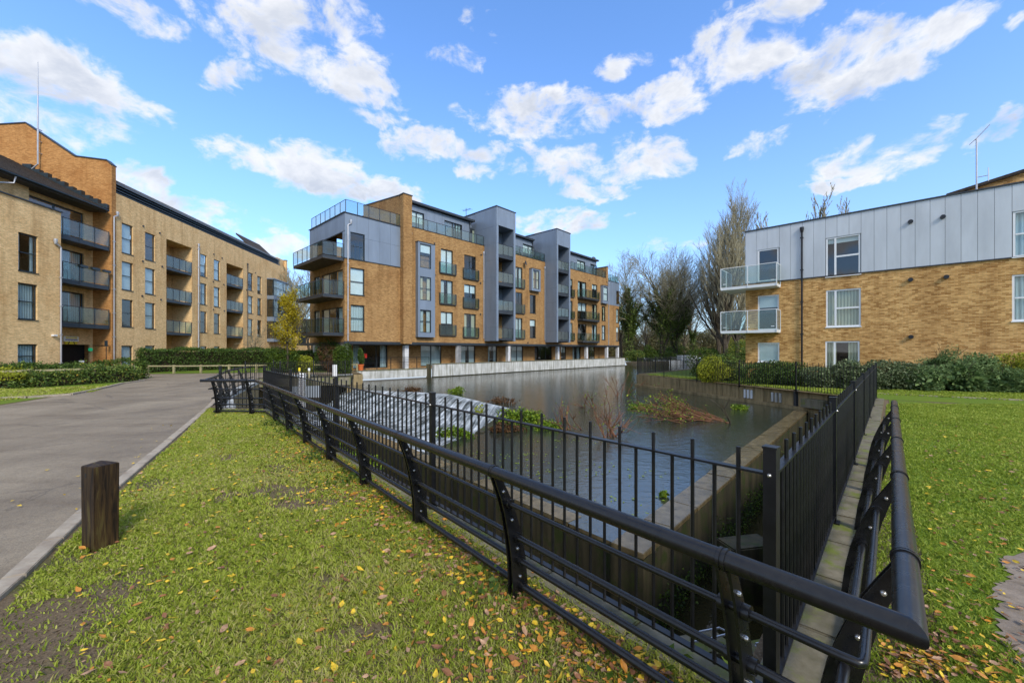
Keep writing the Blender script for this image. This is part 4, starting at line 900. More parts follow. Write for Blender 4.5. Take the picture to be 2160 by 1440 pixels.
    # things standing on the balconies
build_right()
def mast_left():
    t = MB(); y, z = L_.hitx(66, 140, -.25)
    t.tube([(-.25, y, 15.2), (-.25, y, 15.7), (-.3, y-.5, 16.1), (-.3, y-.5, 20.0), (-.3, y-.5, L_.hitx(66, 130, -.3)[1])], [.05, .05, .05, .05, .02], 8)
    for zz_ in (17.0, 17.9, 18.8): t.box(-.35, 0, y-.53, y-.47, zz_, zz_+.05)
    o = t.build('aerial_mast', 'pipe', ROOT_L, True)
mast_left()
# ================================================================== ground, water, walls
WZ, LZ = -0.80, -1.95
RF0 = Vector((1.29, 1.97)); RF1 = Vector((13.10, 14.25)); FF1 = Vector((12.25, 17.4)); FF2 = Vector((9.15, 28.8)); FF3 = Vector((17.9, 38.7))
LF1 = Vector((-7.45, 11.9)); LF2 = Vector((-8.66, 11.75)); LF3 = Vector((-11.35, 15.6)); LF4 = Vector((-14.6, 22.5)); 
def inset(a, b, d):       # point pair moved to the left of a->b by d
    t = (b-a).normalized(); n = Vector((-t.y, t.x)); return a+n*d, b+n*d
# edge of the sunken water area, counter-clockwise seen from above
EDGE = [Vector((1.27, 2.18)), Vector((12.95, 14.32)), Vector((12.45, 16.6)), FF2+Vector((-.1, -.2)), FF2+Vector((.3, .6)), FF3, Vector((30, 50)), Vector((46, 62)), Vector((60, 88)), Vector((30, 92)), Vector((24, 84)), Vector((19.2, 66.2)),
        Vector((18.2, 64.9)), Vector((-7.4, 37.1)), Vector((-8.1, 37.0)), Vector((-12.9, 32.6)), Vector((-11.3, 29.8)), Vector((-13.0, 27.4)), Vector((-16.0, 28.4)), Vector((-16.0, 24.2)), LF4+Vector((.2, 0)), LF3+Vector((.25, .1)), LF2+Vector((.15, .35)), LF1+Vector((.05, .25))]
EDGE_T = [tuple(p) for p in EDGE]
def in_poly(p, poly):
    x, y = p; c = False; n = len(poly)
    for i in range(n):
        x0, y0 = poly[i]; x1, y1 = poly[(i+1) % n]
        if (y0 > y) != (y1 > y) and x < (x1-x0)*(y-y0)/(y1-y0)+x0: c = not c
    return c
def in_poly_np(P, poly):
    x, y = P[:, 0], P[:, 1]; c = np.zeros(len(P), bool); n = len(poly)
    for i in range(n):
        x0, y0 = poly[i]; x1, y1 = poly[(i+1) % n]
        if y0 == y1: continue
        k = ((y0 > y) != (y1 > y)) & (x < (x1-x0)*(y-y0)/(y1-y0)+x0); c ^= k
    return c
def sheet(name, poly, z, mat, holes=(), kind='structure'):
    pts = [Vector((p[0], p[1])) for p in poly]; edges = [(i, (i+1) % len(poly)) for i in range(len(poly))]
    for h in holes:
        b = len(pts); pts += [Vector((p[0], p[1])) for p in h]; edges += [(b+i, b+(i+1) % len(h)) for i in range(len(h))]
    v, e, f, *_ = delaunay_2d_cdt(pts, edges, [], 0, 1e-5)
    fs = []
    for t in f:
        c = sum((v[i] for i in t), Vector((0, 0)))/len(t)
        if in_poly(c, [tuple(p) for p in poly]) and not any(in_poly(c, [tuple(p) for p in h]) for h in holes): fs.append(tuple(t))
    me = bpy.data.meshes.new(name); me.from_pydata([(p.x, p.y, z) for p in v], [], fs); me.materials.append(MAT[mat])
    bm = bmesh.new(); bm.from_mesh(me); bmesh.ops.recalc_face_normals(bm, faces=bm.faces)
    if sum(fc.normal.z for fc in bm.faces) < 0: bmesh.ops.reverse_faces(bm, faces=bm.faces)
    bm.to_mesh(me); bm.free()
    return tag(link(name, me), kind=kind)
sheet('ground', [(-700, -200), (700, -200), (700, 1200), (-700, 1200)], 0.0, 'ground', [EDGE_T])
# road: right edge follows the kerb, left edge the grass verge
RK = [(-2.3, 0.2), (-3.94, 3.05), (-4.72, 4.26), (-7.2, 8.44), (-9.72, 12.65), (-11.2, 15.0), (-12.3, 17.2), (-14.9, 22.6), (-16.1, 25.2), (-15.4, 28.4), (-12.8, 28.9)]
RL = [(-13, 31.5), (-18, 31.0), (-24, 29.4), (-26.5, 28.9), (-30.2, 31.4), (-31.8, 31.2), (-33, 27.5), (-31.5, 26.2), (-24.0, 24.6), (-21.6, 23.0), (-20.7, 21.0), (-18.6, 17.4), (-17.2, 14.6), (-16.2, 12.2), (-15.5, 8), (-15, 2), (-15, -6), (-3, -6)]
ROAD = RK+RL
sheet('road', ROAD, 0.006, 'asphalt')
sheet('lawn', [(1.5, 1.2), (13.42, 14.1), (15.0, 12.5), (19, 9), (40, -5), (40, -20), (2, -20)], 0.008, 'lawn')
sheet('lawn', [(13.35, 14.3), (14.2, 13.7), (40, 0), (60, 30), (19, 38.5), (9.6, 28.9), (12.6, 17.5)], 0.005, 'lawn')
sheet('lawn', [(-15.6, 8), (-16.4, 12.2), (-17.4, 14.6), (-18.8, 17.4), (-20.9, 21.0), (-21.8, 23.0), (-24.2, 24.5), (-31.2, 26.0), (-31, 18), (-29, 5), (-28, -4), (-15.6, -4)], 0.007, 'lawn')
sheet('lawn', [(-30.0, 31.6), (-26.5, 29.2), (-18, 31.3), (-13.4, 31.8), (-13.6, 34), (-20, 50), (-31.5, 48)], 0.007, 'lawn')
PATH = [(2.2, 1.3), (2.72, 2.1), (2.95, 2.3), (3.05, 2.52), (3.35, 2.72), (3.62, 2.98), (3.95, 3.12), (4.12, 3.36), (4.4, 3.45), (7.5, 4.6), (12, 3), (9, -2)]
def ragged(pts, n, amp):
    R = random.Random(3); out = []
    for a, b in zip(pts, pts[1:]):
        for k in range(n): f = k/n; out.append((a[0]+(b[0]-a[0])*f+R.gauss(0, amp), a[1]+(b[1]-a[1])*f+R.gauss(0, amp)))
    return out+[pts[-1]]
sheet('path', ragged(PATH[:9], 9, .018)+PATH[9:], 0.016, 'path')
def edging():
    t = empty('lawn_edging', (14.2, 16.2, 0), 0); t['kind'] = 'structure'
    a = Vector((13.9, 16.6)); b = Vector((20.5, 12.3)); n = 14
    for i in range(n):
        p = a.lerp(b, i/n); q = a.lerp(b, (i+.93)/n); m = MB(); m.beam((p.x-14.2, p.y-16.2, .015), (q.x-14.2, q.y-16.2, .015), .16, .05); m.build('edging_stone', 'kerb', t)
edging()
def kerb():
    t = empty('kerb', (0, 0, 0)); t['kind'] = 'structure'
    pts = [Vector(p) for p in RK[:8]]
    for i in range(len(pts)-1):
        a, b = pts[i], pts[i+1]; n = max(1, round((b-a).length/.92))
        for k in range(n):
            p = a.lerp(b, k/n); q = a.lerp(b, (k+1)/n-.012/(b-a).length); d = (q-p).normalized(); nn = Vector((d.y, -d.x))
            h = .035+random.uniform(-.006, .006); m = MB(); m.prism([tuple(p), tuple(p+nn*.13), tuple(q+nn*.13), tuple(q)], -.1, h); m.build('kerb_stone', 'kerb', t, bevel=.006)
    pts = [Vector(p) for p in [(-21.0, 22.6), (-20.3, 20.6), (-18.2, 17.2), (-17.4, 15.6), (-17.9, 14.6), (-19.2, 14.0), (-22, 13.6), (-26, 13.4)]]
    for i in range(len(pts)-1):
        a, b = pts[i], pts[i+1]; n = max(1, round((b-a).length/.92))
        for k in range(n):
            p = a.lerp(b, k/n); q = a.lerp(b, (k+.98)/n); m = MB(); m.beam((p.x, p.y, .03), (q.x, q.y, .03), .12, .09); m.build('kerb_stone', 'kerb', t)
kerb()
# ---- water surfaces
A = Vector((1.66, 5.0)); Bc = Vector((12.72, 16.95)); W1 = Vector((-2.4, 9.65)); W1b = Vector((-6.7, 14.5))
K3 = Vector((-.08, 17.4)); K2 = Vector((-3.6, 22.9)); K1 = Vector((-5.9, 24.1)); K0 = Vector((-10.6, 25.6)); L3 = Vector((-1.15, 12.3))
sheet('water', [A, Bc, (12.45, 17.8), FF2+Vector((-.1, -.2)), FF2+Vector((.3, .6)), FF3, (30, 50), (46, 62), (60, 88), (30, 92), (24, 84), (19.2, 66.2), (18.2, 64.9), (-7.4, 37.1), (-8.1, 37.0), (-12.9, 32.6), (-11.3, 29.8), (-12.3, 28.0), K0, K1, K2, K3, L3, W1], WZ, 'water')
sheet('channel_water', [(-20, 31), (16, 31), (16, 1), (-20, 1)], LZ, 'low_water')
# ---- weir with white water
def weir():
    t = empty('weir', (-4, 19, LZ)); t['label'] = 'stepped weir with white water pouring from the pond into the lower channel'; t['category'] = 'weir'
    crest = [K0, K1, K2, K3]; foot = [Vector((-12.2, 22.3)), Vector((-8.6, 19.6)), Vector((-4.9, 15.7)), L3+Vector((0, .1))]
    def along(pl, u):
        Ls = [(pl[i+1]-pl[i]).length for i in range(len(pl)-1)]; d = u*sum(Ls)
        for i, l in enumerate(Ls):
            if d <= l or i == len(Ls)-1: return pl[i].lerp(pl[i+1], min(1, d/l))
            d -= l
    nu, nv = 300, 170; RR = np.random.default_rng(2); st1 = np.convolve(RR.normal(size=340), np.ones(5)/5, 'same'); st2 = RR.normal(size=340); vs = []; uv = []
    for j in range(nv+1):
        v = j/nv
        for i in range(nu+1):
            u = i/nu; p = along(crest, u).lerp(along(foot, u), v)
            st = 5; q = v*st; fr = q-math.floor(q); stp = (math.floor(q)+min(1, fr**2.6*1.05 if fr < .8 else 1-(1-fr)*.8))/st
            dv = v if v < .5 else .5; q2 = (v/.55 if v < .55 else 1); stp2 = (math.floor(q2*3)+min(1, (q2*3-math.floor(q2*3))**2.4))/3 if q2 < 1 else 1; z = WZ+.015-(WZ-LZ-.03)*(.12*v+.88*(.35*q2+.65*stp2))
            z += .03*math.sin(37*u+9*v)*v + .02*math.sin(91*u-23*v)*min(1, v*3)+random.uniform(-.014, .014)*min(1, v*4)
            z += (.06*st1[i]*.5+.008*st2[i])*min(1, v*5)*(1 if v < .97 else .3); vs.append((p.x+4, p.y-19, z-LZ)); uv.append((u, v))
    fs = [(j*(nu+1)+i, j*(nu+1)+i+1, (j+1)*(nu+1)+i+1, (j+1)*(nu+1)+i) for j in range(nv) for i in range(nu)]
    me = bpy.data.meshes.new('white_water'); me.from_pydata(vs, [], fs); ul = me.uv_layers.new(name='UVMap')
    li = np.zeros(len(me.loops), dtype=np.int32); me.loops.foreach_get('vertex_index', li); ul.data.foreach_set('uv', np.array(uv, dtype=np.float32)[li].ravel())
    me.polygons.foreach_set('use_smooth', [True]*len(me.polygons)); me.materials.append(MAT['foam']); link('white_water', me, t)
    # concrete lip under the crest
    m = MB()
    for a, b in ((K0, K1), (K1, K2), (K2, K3)): m.beam((a.x+4, a.y-19, WZ-LZ-.52), (b.x+4, b.y-19, WZ-LZ-.52), .3, .98)
    m.build('weir_lip', 'dark_wall', t)
    m = MB(); m.prism([(L3.x+4, L3.y-19), (K3.x+4, K3.y-19), (K3.x+4.25, K3.y-19), (L3.x+4.25, L3.y-19)], -.4, WZ-LZ+.03); m.build('side_wall', 'dark_wall', t)
    # foam drifting away from the foot, thinning out over the dark water
    fv = []; fu = []; n2, m2 = 60, 16
    for j in range(m2+1):
        for i in range(n2+1):
            u = i/n2; q = j/m2; p = along(foot, u)+Vector((-.55*q, .25-3.3*q)); fv.append((p.x+4, p.y-19, .03+.012*math.sin(i*1.7+j*2.3)*q)); fu.append((u, q))
    ff = [(j*(n2+1)+i, j*(n2+1)+i+1, (j+1)*(n2+1)+i+1, (j+1)*(n2+1)+i) for j in range(m2) for i in range(n2)]
    me = bpy.data.meshes.new('foam'); me.from_pydata(fv, [], ff); ul = me.uv_layers.new(name='UVMap')
    li = np.zeros(len(me.loops), dtype=np.int32); me.loops.foreach_get('vertex_index', li); ul.data.foreach_set('uv', np.array(fu, dtype=np.float32)[li].ravel())
    me.materials.append(MAT['foam_edge']); o = link('foam', me, t); o['kind'] = 'stuff'
weir()
# ---- walls of the pond and of the sunken channel
def wall_run(t, pts, z0, z1, th, mat, cap=None, capz=.06, seg=1.2, name='wall_block', side=1, capmat='wet_coping', over=0.0):
    """a thick wall along pts made of blocks, with separate coping slabs"""
    pts = [Vector(p) for p in pts]
    for i in range(len(pts)-1):
        a, b = pts[i], pts[i+1]; d = (b-a).normalized(); n = Vector((-d.y, d.x))*side
        m = MB(); m.prism([tuple(a), tuple(b), tuple(b+n*th), tuple(a+n*th)], z0, z1); m.build('wall', mat, t)
        if cap:
            k = max(1, round((b-a).length/seg))
            for j in range(k):
                p = a.lerp(b, j/k)-n*over; q = a.lerp(b, (j+1)/k-.015/(b-a).length)-n*over; dz = random.uniform(-.006, .006)
                m = MB(); m.prism([tuple(p), tuple(q), tuple(q+n*(th+over)), tuple(p+n*(th+over))], z1+.002, z1+capz+dz); m.build(name, capmat, t, bevel=.008)
def pond_walls():
    t = empty('pond_wall', (0, 0, 0), 0, 'low buff stone topped wall holding the pond in on the right, meeting in a point near the railing', 'wall')
    d1 = (Bc-A).normalized(); n1 = Vector((d1.y, -d1.x))           # towards the channel
    # right arm: water side edge is inside
    wall_run(t, [A, Bc], -2.3, WZ-.06, .46, 'dark_wall', True, .075, 1.05, 'coping_slab', side=1)
    # left arm, partly washed over
    wall_run(t, [W1b, W1, A], -2.3, WZ-.06, .34, 'dark_wall', True, .062, 1.3, 'coping_slab')
pond_walls()
def channel_walls():
    t = empty('retaining_wall', (0, 0, 0), 0, 'mossy concrete retaining wall with coping stones under the black railings', 'wall')
    e = [RF0+Vector((.17, .12)), RF1+Vector((-.1, .05)), Vector((12.5, 16.6))]
    # faces down to the water
    m = MB()
    pl = EDGE[:2]+[Vector((12.75, 16.0))]
    for a, b in zip(pl, pl[1:]): m.quad((a.x, a.y, -2.4), (b.x, b.y, -2.4), (b.x, b.y, -.0), (a.x, a.y, -.0))
    a, b = EDGE[-1], EDGE[0]; m.quad((a.x, a.y, -2.4), (b.x, b.y, -2.4), (b.x, b.y, -.0), (a.x, a.y, -.0)); m.build('wall', 'dark_wall', t)
    m = MB()
    for a, b in zip(EDGE[18:], EDGE[19:]): m.quad((a.x, a.y, -2.4), (b.x, b.y, -2.4), (b.x, b.y, -.0), (a.x, a.y, -.0))
    m.build('wall', 'quay_wall', t)
    # coping under the right-hand railing
    d = (RF1-RF0).normalized(); n = Vector((d.y, -d.x)); L = (RF1-RF0).length; k = 22
    for j in range(k):
        p = RF0+d*(L*j/k)-n*.10; q = RF0+d*(L*(j+1)/k-.012)-n*.10; m = MB(); m.prism([tuple(p), tuple(q), tuple(q+n*.32), tuple(p+n*.32)], -.12, .055+random.uniform(-.006, .006)); m.build('coping_stone', 'coping', t, bevel=.01)
    d = (LF1-RF0).normalized(); n = Vector((-d.y, d.x)); L = (LF1-RF0).length; k = 17
    for j in range(k):
        p = RF0+d*(L*j/k)-n*.14; q = RF0+d*(L*(j+1)/k-.012)-n*.14; m = MB(); m.prism([tuple(p), tuple(q), tuple(q+n*.26), tuple(p+n*.26)], -.12, .02+random.uniform(-.006, .006)); m.build('coping_stone', 'coping', t, bevel=.01)
    # pale sloping concrete top on the far bank of the channel
    m = MB(); m.prism([tuple(LF2+Vector((-.2, .2))), tuple(LF2+Vector((.25, .3))), tuple(LF3+Vector((.3, 0))), tuple(LF4+Vector((.3, 0))), tuple(LF4+Vector((-.2, .2))), tuple(LF3+Vector((-.2, .2)))], -.1, .05); m.build('coping_stone', 'white_wall', t)
channel_walls()
def far_wall():
    t = empty('quay_wall', (0, 0, 0), 0, 'weathered buff concrete wall in blocks along the far right side of the pond, under the thin railing', 'wall')
    a = Vector((12.98, 16.2)); b = FF2+Vector((-.05, -.35)); n = 9
    for j in range(n):
        p = a.lerp(b, j/n); q = a.lerp(b, (j+1)/n-.0015); d = (q-p).normalized(); nn = Vector((d.y, -d.x)); o = random.uniform(-.015, .015)
        m = MB(); m.prism([tuple(p-nn*(.12+o)), tuple(q-nn*(.12+o)), tuple(q+nn*.3), tuple(p+nn*.3)], -2.2, -.02+random.uniform(-.008, .008)); m.build('wall_block', 'quay_wall', t, bevel=.012)
    d = (b-a).normalized(); nn = Vector((-d.y, d.x)); m = MB(); m.prism([tuple(a+nn*.1), tuple(b+nn*.1), tuple(b+nn*.34), tuple(a+nn*.34)], -2.2, WZ+.13); m.build('footing', 'quay_wall', t)
    p = [FF2+Vector((-.0, -.3)), FF3]; m = MB(); m.beam((p[0].x, p[0].y, -.9), (p[1].x, p[1].y, -.9), .4, 1.75); m.build('wall', 'quay_wall', t)
    # slots, brackets and the grey tank at the corner
    for s_, w_, nm in ((.285, .32, 'white_paint'), (.17, .34, 'white_wall')):
        p = a.lerp(b, s_); 
        for q in (-.19, .0, .19): m = MB(); m.beam((p.x+nn.x*.16+d.x*(q-.05), p.y+nn.y*.16+d.y*(q-.05), -.40), (p.x+nn.x*.16+d.x*(q+.04), p.y+nn.y*.16+d.y*(q+.04), -.40), .07, .42); m.build('slot_frame', nm, t)
    p = a.lerp(b, .06); m = MB(); m.beam((p.x+nn.x*.3, p.y+nn.y*.3, -.45), (p.x+nn.x*.3-d.x*.9, p.y+nn.y*.3-d.y*.9, -.45), .5, .35); m.build('steel_box', 'coping', t)
    m = MB(); m.box(p.x-.35, p.x-.22, p.y+.35, p.y+.5, -.8, .05); m.build('guide_post', 'dark_metal', t)
far_wall()
def promenade_wall():
    t = empty('river_wall', (-7.4, 37.0, 0), 0, 'long white stained concrete wall along the water in front of the ochre block', 'wall')
    a = Vector((0, 0)); b = Vector((25.9, 28.2)); n = 12; d = (b-a).normalized(); nn = Vector((d.y, -d.x))
    for j in range(n):
        p = a.lerp(b, j/n); q = a.lerp(b, (j+1)/n-.0007); m = MB(); o = random.uniform(-.01, .01)
        m.prism([tuple(p+nn*(.12+o)), tuple(q+nn*(.12+o)), tuple(q-nn*.15), tuple(p-nn*.15)], -.72, .42); m.build('wall_panel', 'white_wall', t)
    m = MB(); m.beam((a.x, a.y, .45), (b.x, b.y, .45), .36, .06); m.build('coping', 'coping', t)
    m = MB(); m.beam((a.x-nn.x*.05, a.y-nn.y*.05, -1), (b.x-nn.x*.05, b.y-nn.y*.05, -1), .2, .6); m.build('footing', 'dark_wall', t)
    t2 = empty('landing_ledge', (-12.8, 32.7, 0), 0, 'low white concrete ledge at the water left of the long white wall', 'ledge')
    a = Vector((-.15, 0)); b = Vector((4.75, 4.15)); d = (b-a).normalized(); nn = Vector((d.y, -d.x))
    m = MB(); m.prism([tuple(a+nn*.25), tuple(b+nn*.25), tuple(b-nn*.4), tuple(a-nn*.4)], -.66, .0); m.build('ledge_face', 'white_wall', t2)
    m = MB(); m.prism([tuple(a+nn*.28), tuple(b+nn*.28), tuple(b-nn*.4), tuple(a-nn*.4)], .002, .06); m.build('ledge_top', 'coping', t2)
    m = MB(); m.box(4.85, 5.25, 4.0, 4.3, -.8, .45); m.build('end_post', 'dark_wall', t2)
    m = MB(); m.prism([(-1.0, -4.9), (1.5, -2.9), (.2, -.1), (-.2, -5.4)], -1.0, -.02); 
    m2 = MB(); m2.extr([(-13.0, 27.2, -.05), (-11.2, 29.7, -.05), (-12.9, 32.6, -.05), (-12.9, 32.6, -1.5), (-11.2, 29.7, -1.5), (-13.0, 27.2, -1.5)][:2]+[(-11.2, 29.7, -1.9), (-13.0, 27.2, -1.9)], (-.25, .15, 0)); m2.extr([(-11.2, 29.7, -.05), (-12.9, 32.6, -.05), (-12.9, 32.6, -1.9), (-11.2, 29.7, -1.9)], (-.2, -.1, 0)); o = m2.build('bank_wall', 'quay_wall'); tag(o, 'short buff concrete bank wall beside the water left of the white ledge', 'wall')
promenade_wall()
def thin_rail():
    t = empty('handrail', (-12.6, 33.3, 0.06), math.atan2(4.15, 4.9), 'thin dark handrail on the terrace above the low white ledge', 'railing')
    for k in range(6): m = MB(); m.box(k*1.25-.02, k*1.25+.02, -.02, .02, 0, 1.05); m.build('post', 'black_matt', t)
    for z in (1.05, .6): m = MB(); m.box(0, 6.25, -.015, .015, z-.012, z+.012); m.build('rail', 'black_matt', t)
    bars = MB(); bars.box(-.006, .006, -.006, .006, .05, 1.05); me = bars.mesh('bar', 'black_matt')
    for k in range(1, 48): link('bar', me, t, (k*.13, 0, 0))
thin_rail()

# ================================================================== black railings (flat topped, alternate long bars)
def bar_fence(name, label, P0, P1, zb, zt, ext, npan, sp=.12, bar=.0115, post=.03, first=True, last=True, cat='railing', kind_bar='bar', tall_ext=.11):
    d = P1-P0; L = d.length; t = empty(name, (P0.x, P0.y, 0), math.atan2(d.y, d.x), label, cat)
    def mk(top): m = MB(); m.lathe([(0, zb-.02), (bar, zb-.02), (bar, top), (0, top+.004)], 6); return m.mesh('bar', 'black_matt', False)
    tall, short = mk(zt+tall_ext), mk(zt)
    pl = L/npan
    for k in range(npan+1):
        if (k == 0 and not first) or (k == npan and not last): continue
        w = post*(.95 if k in (0, npan) else .9); m = MB(); m.box(-w, w, -w, w, -.1, zt+.13); m.box(-w-.004, w+.004, -w-.004, w+.004, zt+.13, zt+.14); o = m.build('post', 'black_matt', t, loc=(k*pl, 0, 0))
        if k*pl < 6.5:
            for s_ in (-1, 1):
                b = MB(); b.lathe([(0, 0), (.011, 0), (.011, .006), (.006, .012), (0, .013)], 8); q = b.build('bolt', 'bolt', o, True, (0, s_*w, zt)); q.rotation_euler = (rad(-90*s_), 0, 0)
        m = MB(); m.box(-w*2, w*2, -w*2, w*2, .03, .045); m.build('base_plate', 'black_matt', t, loc=(k*pl, 0, .02))
    for k in range(npan):
        a = k*pl+post; b = (k+1)*pl-post
        for z in (zb, zt): m = MB(); m.box(a, b, -.022, .022, z-.006, z+.006); m.build('rail', 'black_matt', t)
        n = max(2, round((b-a)/sp))
        for i in range(1, n): link('bar', tall if i % 2 else short, t, (a+(b-a)*i/n, 0, 0))
    return t
bar_fence('bar_railing', 'black vertical bar railing between the shiny guardrail and the pond, beside the left lawn', RF0, LF1, .10, 1.18, .1, 4)
bar_fence('bar_railing', 'black vertical bar railing on the mossy coping, running away from the near corner post', RF0, RF1, .12, 1.18, .1, 6, first=False)
bar_fence('bar_railing', 'thin black bar railing on the far buff wall in front of the clipped shrubs', RF1, FF2+Vector((0, 0)), .06, 1.14, .1, 5, first=False)
bar_fence('bar_railing', 'short black bar railing turning the far corner of the pond wall', FF2, FF3, .06, 1.12, .1, 4, first=False, sp=.14)
bar_fence('bar_railing', 'short black bar railing facing the lawn at the end of the guardrail by the kerb', LF1, LF2, .08, 1.18, .1, 1, first=False)
bar_fence('bar_railing', 'black bar railing on the footbridge below the green shrub, left of the clad corner', Vector((-15.9, 23.6)), Vector((-10.7, 25.4)), .02, .98, .1, 3, sp=.11, tall_ext=.02)
bar_fence('bar_railing', 'black bar railing on the far edge of the footbridge by the white board', Vector((-16.2, 26.9)), Vector((-11.6, 28.5)), .02, .98, .1, 2, sp=.11, tall_ext=.02)
def bridge():
    t = empty('footbridge', (-14, 25, 0), math.atan2(1.8, 5.2), 'low dark concrete footbridge over the channel behind the white depth board', 'bridge')
    m = MB(); m.box(-2.6, 3.6, -1.2, 2.4, -.28, -.01); m.build('deck', 'dark_wall', t)
    m = MB(); m.box(-2.6, 3.6, -1.32, -1.21, -.42, .06); m.build('edge_beam', 'coping', t)
    m = MB(); m.box(-2.6, -2.2, -1.1, 2.2, -2.2, -.29); m.box(3.3, 3.6, -1.1, 2.2, -2.2, -.29); m.build('abutment', 'quay_wall', t)
bridge()

# ================================================================== tubular guardrail with curved plate posts
def guardrail():
    t = empty('guardrail', (1.206, 1.20, 0), 0, 'shiny black tubular guardrail with curved bolted plate posts wrapping the corner of the lawn', 'guardrail')
    O = Vector((1.206, 1.20, 0)); H = .95
    dL = Vector((-.8165, .947)).normalized(); dL = Vector((-6.95-1.216, 10.75-1.16)).normalized(); dR = Vector((.985, 1.03)).normalized()
    tip = Vector((1.206, 1.20)); G = Vector((-6.95, 10.75)); Gend = Vector((-8.45, 10.85)); Rend = tip+dR*7.15
    back = [Vector((-8.45, 10.85)), Vector((-9.15, 12.2)), Vector((-10.1, 13.7)), Vector((-11.35, 15.8)), Vector((-12.2, 17.6)), Vector((-12.9, 19.4))]
    nL = Vector((dL.y, -dL.x)); nL = -nL if nL.dot(Vector((-1, -1))) < 0 else nL       # outwards, to the left lawn
    nR = Vector((dR.y, -dR.x)); nR = nR if nR.x > 0 else -nR                            # outwards, to the right lawn
    LEAN = [(0, .0), (.085, .005), (.27, .02), (.45, .05), (.71, .125), (H, .235)]
    def lean(z):
        for (a, b), (c, d) in zip(LEAN, LEAN[1:]):
            if z <= c: return b+(d-b)*(z-a)/(c-a)
        return LEAN[-1][1]
    top = lean(H)
    def rel(p, z): return (p.x-O.x, p.y-O.y, z)
    # top rail: three straight tubes mitred at the corner
    def off_corner(nA, nB, c, d):    # corner of two offset lines
        # c + x with x.nA = d, x.nB = d
        M = Matrix(((nA.x, nA.y), (nB.x, nB.y))); x = M.inverted() @ Vector((d, d)); return c+x
    nF = Vector((0.066, -1)).normalized()
    for z, r in ((H, .040), (.71, .0165), (.45, .021), (.27, .021), (.085, .025)):
        e = lean(z)-top
        c0 = off_corner(nL, nR, tip, e); cG = off_corner(nL, nF, G, e); 
        pl = [Rend+nR*e, c0+dR*.05, c0] if z < H else None
        nm = 'top_rail' if z == H else 'rail'
        n = 20 if z == H else 12
        if z == H:
            a = c0; 
            for P, Q, dd in ((a, Rend, dR), (a, cG, dL)):
                m = MB(); m.tube([rel(P, z), rel(Q, z)], r, n)
                # mitre the near end on the bisector plane
                bis = (dR-dL).normalized(); 
                for i in range(n):
                    v = Vector(m.v[i]); v2 = Vector((v.x, v.y)); k = (Vector((a.x-O.x, a.y-O.y))-v2).dot(bis)/dd.dot(bis); v2 = v2+dd*k; m.v[i] = (v2.x, v2.y, v.z)
                m.build(nm, 'black', t, True)
        else:
            m = MB(); m.tube([rel(Rend+nR*e, z), rel(c0+dR*.06, z), rel(c0+dR*.015+dL*.004, z), rel(c0+dL*.015+dR*.004, z), rel(c0+dL*.06, z), rel(cG, z)], r, n); m.build(nm, 'black', t, True)
        e2 = Gend+nF*e+Vector((-e*.9-.02, 0)) if z < H else Gend+Vector((-.08, 0))
        m = MB(); m.tube([rel(cG, z), rel(e2, z)], r, n); m.build(nm, 'black', t, True)
        bp = [Vector(p)+Vector((-e*.85, -e*.5)) for p in back]; m = MB(); m.tube([rel(p, z) for p in bp], r, 10); m.build(nm, 'black', t, True)
    # plate post, local: x along the rail, y outwards
    zs = [0, .06, .15, .27, .4, .52, .64, .76, .86, .915]; wd = [.075, .075, .072, .068, .064, .058, .05, .042, .034, .028]
    m = MB()
    for sx in (-.024, .024):
        out = [(lean(z)+w, z) for z, w in zip(zs, wd)]; inn = [(lean(z)-w*.9, z) for z, w in zip(zs, wd)]
        for i in range(len(zs)-1):
            n = len(m.v); a0, a1, b0, b1 = inn[i], out[i], inn[i+1], out[i+1]
            for x in (sx-.006, sx+.006): m.v += [(x, *a0), (x, *a1), (x, *b1), (x, *b0)]
            m.f += [(n, n+1, n+2, n+3), (n+7, n+6, n+5, n+4), (n, n+3, n+7, n+4), (n+1, n+5, n+6, n+2)]
            if i == 0: m.f.append((n, n+4, n+5, n+1))
            if i == len(zs)-2: m.f.append((n+3, n+2, n+6, n+7))
    pm = m.mesh('post', 'black')
    cm = MB(); cm.tube([(-.016, 0, 0), (-.004, 0, 0)], .046, 20); cm.tube([(.004, 0, 0), (.016, 0, 0)], .046, 20); cm.tube([(-.006, 0, 0), (.006, 0, 0)], .042, 20); cme = cm.mesh('collar', 'black', True)
    fm = MB(); fm.tube([(-.062, 0, 0), (-.03, 0, 0)], .033, 14); fm.tube([(.03, 0, 0), (.062, 0, 0)], .033, 14); fme = fm.mesh('flange', 'black', True)
    bm_ = MB(); bm_.lathe([(0, .014), (.007, .013), (.011, .008), (.0125, 0), (.0125, -.002)], 10); bme = bm_.mesh('bolt', 'bolt', True)
    def post(p, d, n):
        o = link('post', pm, t, (p.x-O.x, p.y-O.y, 0)); ang = math.atan2(d.y, d.x); flip = Vector((-d.y, d.x)).dot(n) < 0
        o.rotation_euler = (0, 0, ang+(math.pi if flip else 0))
        c = link('collar', cme, o, (0, top, H))
        for z in (.71, .45, .27, .085): link('flange', fme, o, (0, lean(z), z))
        for z in (.15, .36, .58, .8):
            for sx in (-1, 1):
                b = link('bolt', bme, o, (sx*.031, lean(z)+.005, z)); b.rotation_euler = (0, rad(90)*sx, 0)
    s = .535
    k = 0
    L = (G-tip).length
    while s < L-.2: post(tip+dL*s-nL*top, dL, nL); s += 1.525; k += 1
    s = .56
    while s < 7.1: post(tip+dR*s-nR*top, dR, nR); s += 1.43
    post(G-nF*top+Vector((-.25, 0)), Vector((1, 0)), nF); post(Gend-nF*top+Vector((.25, 0)), Vector((1, 0)), nF)
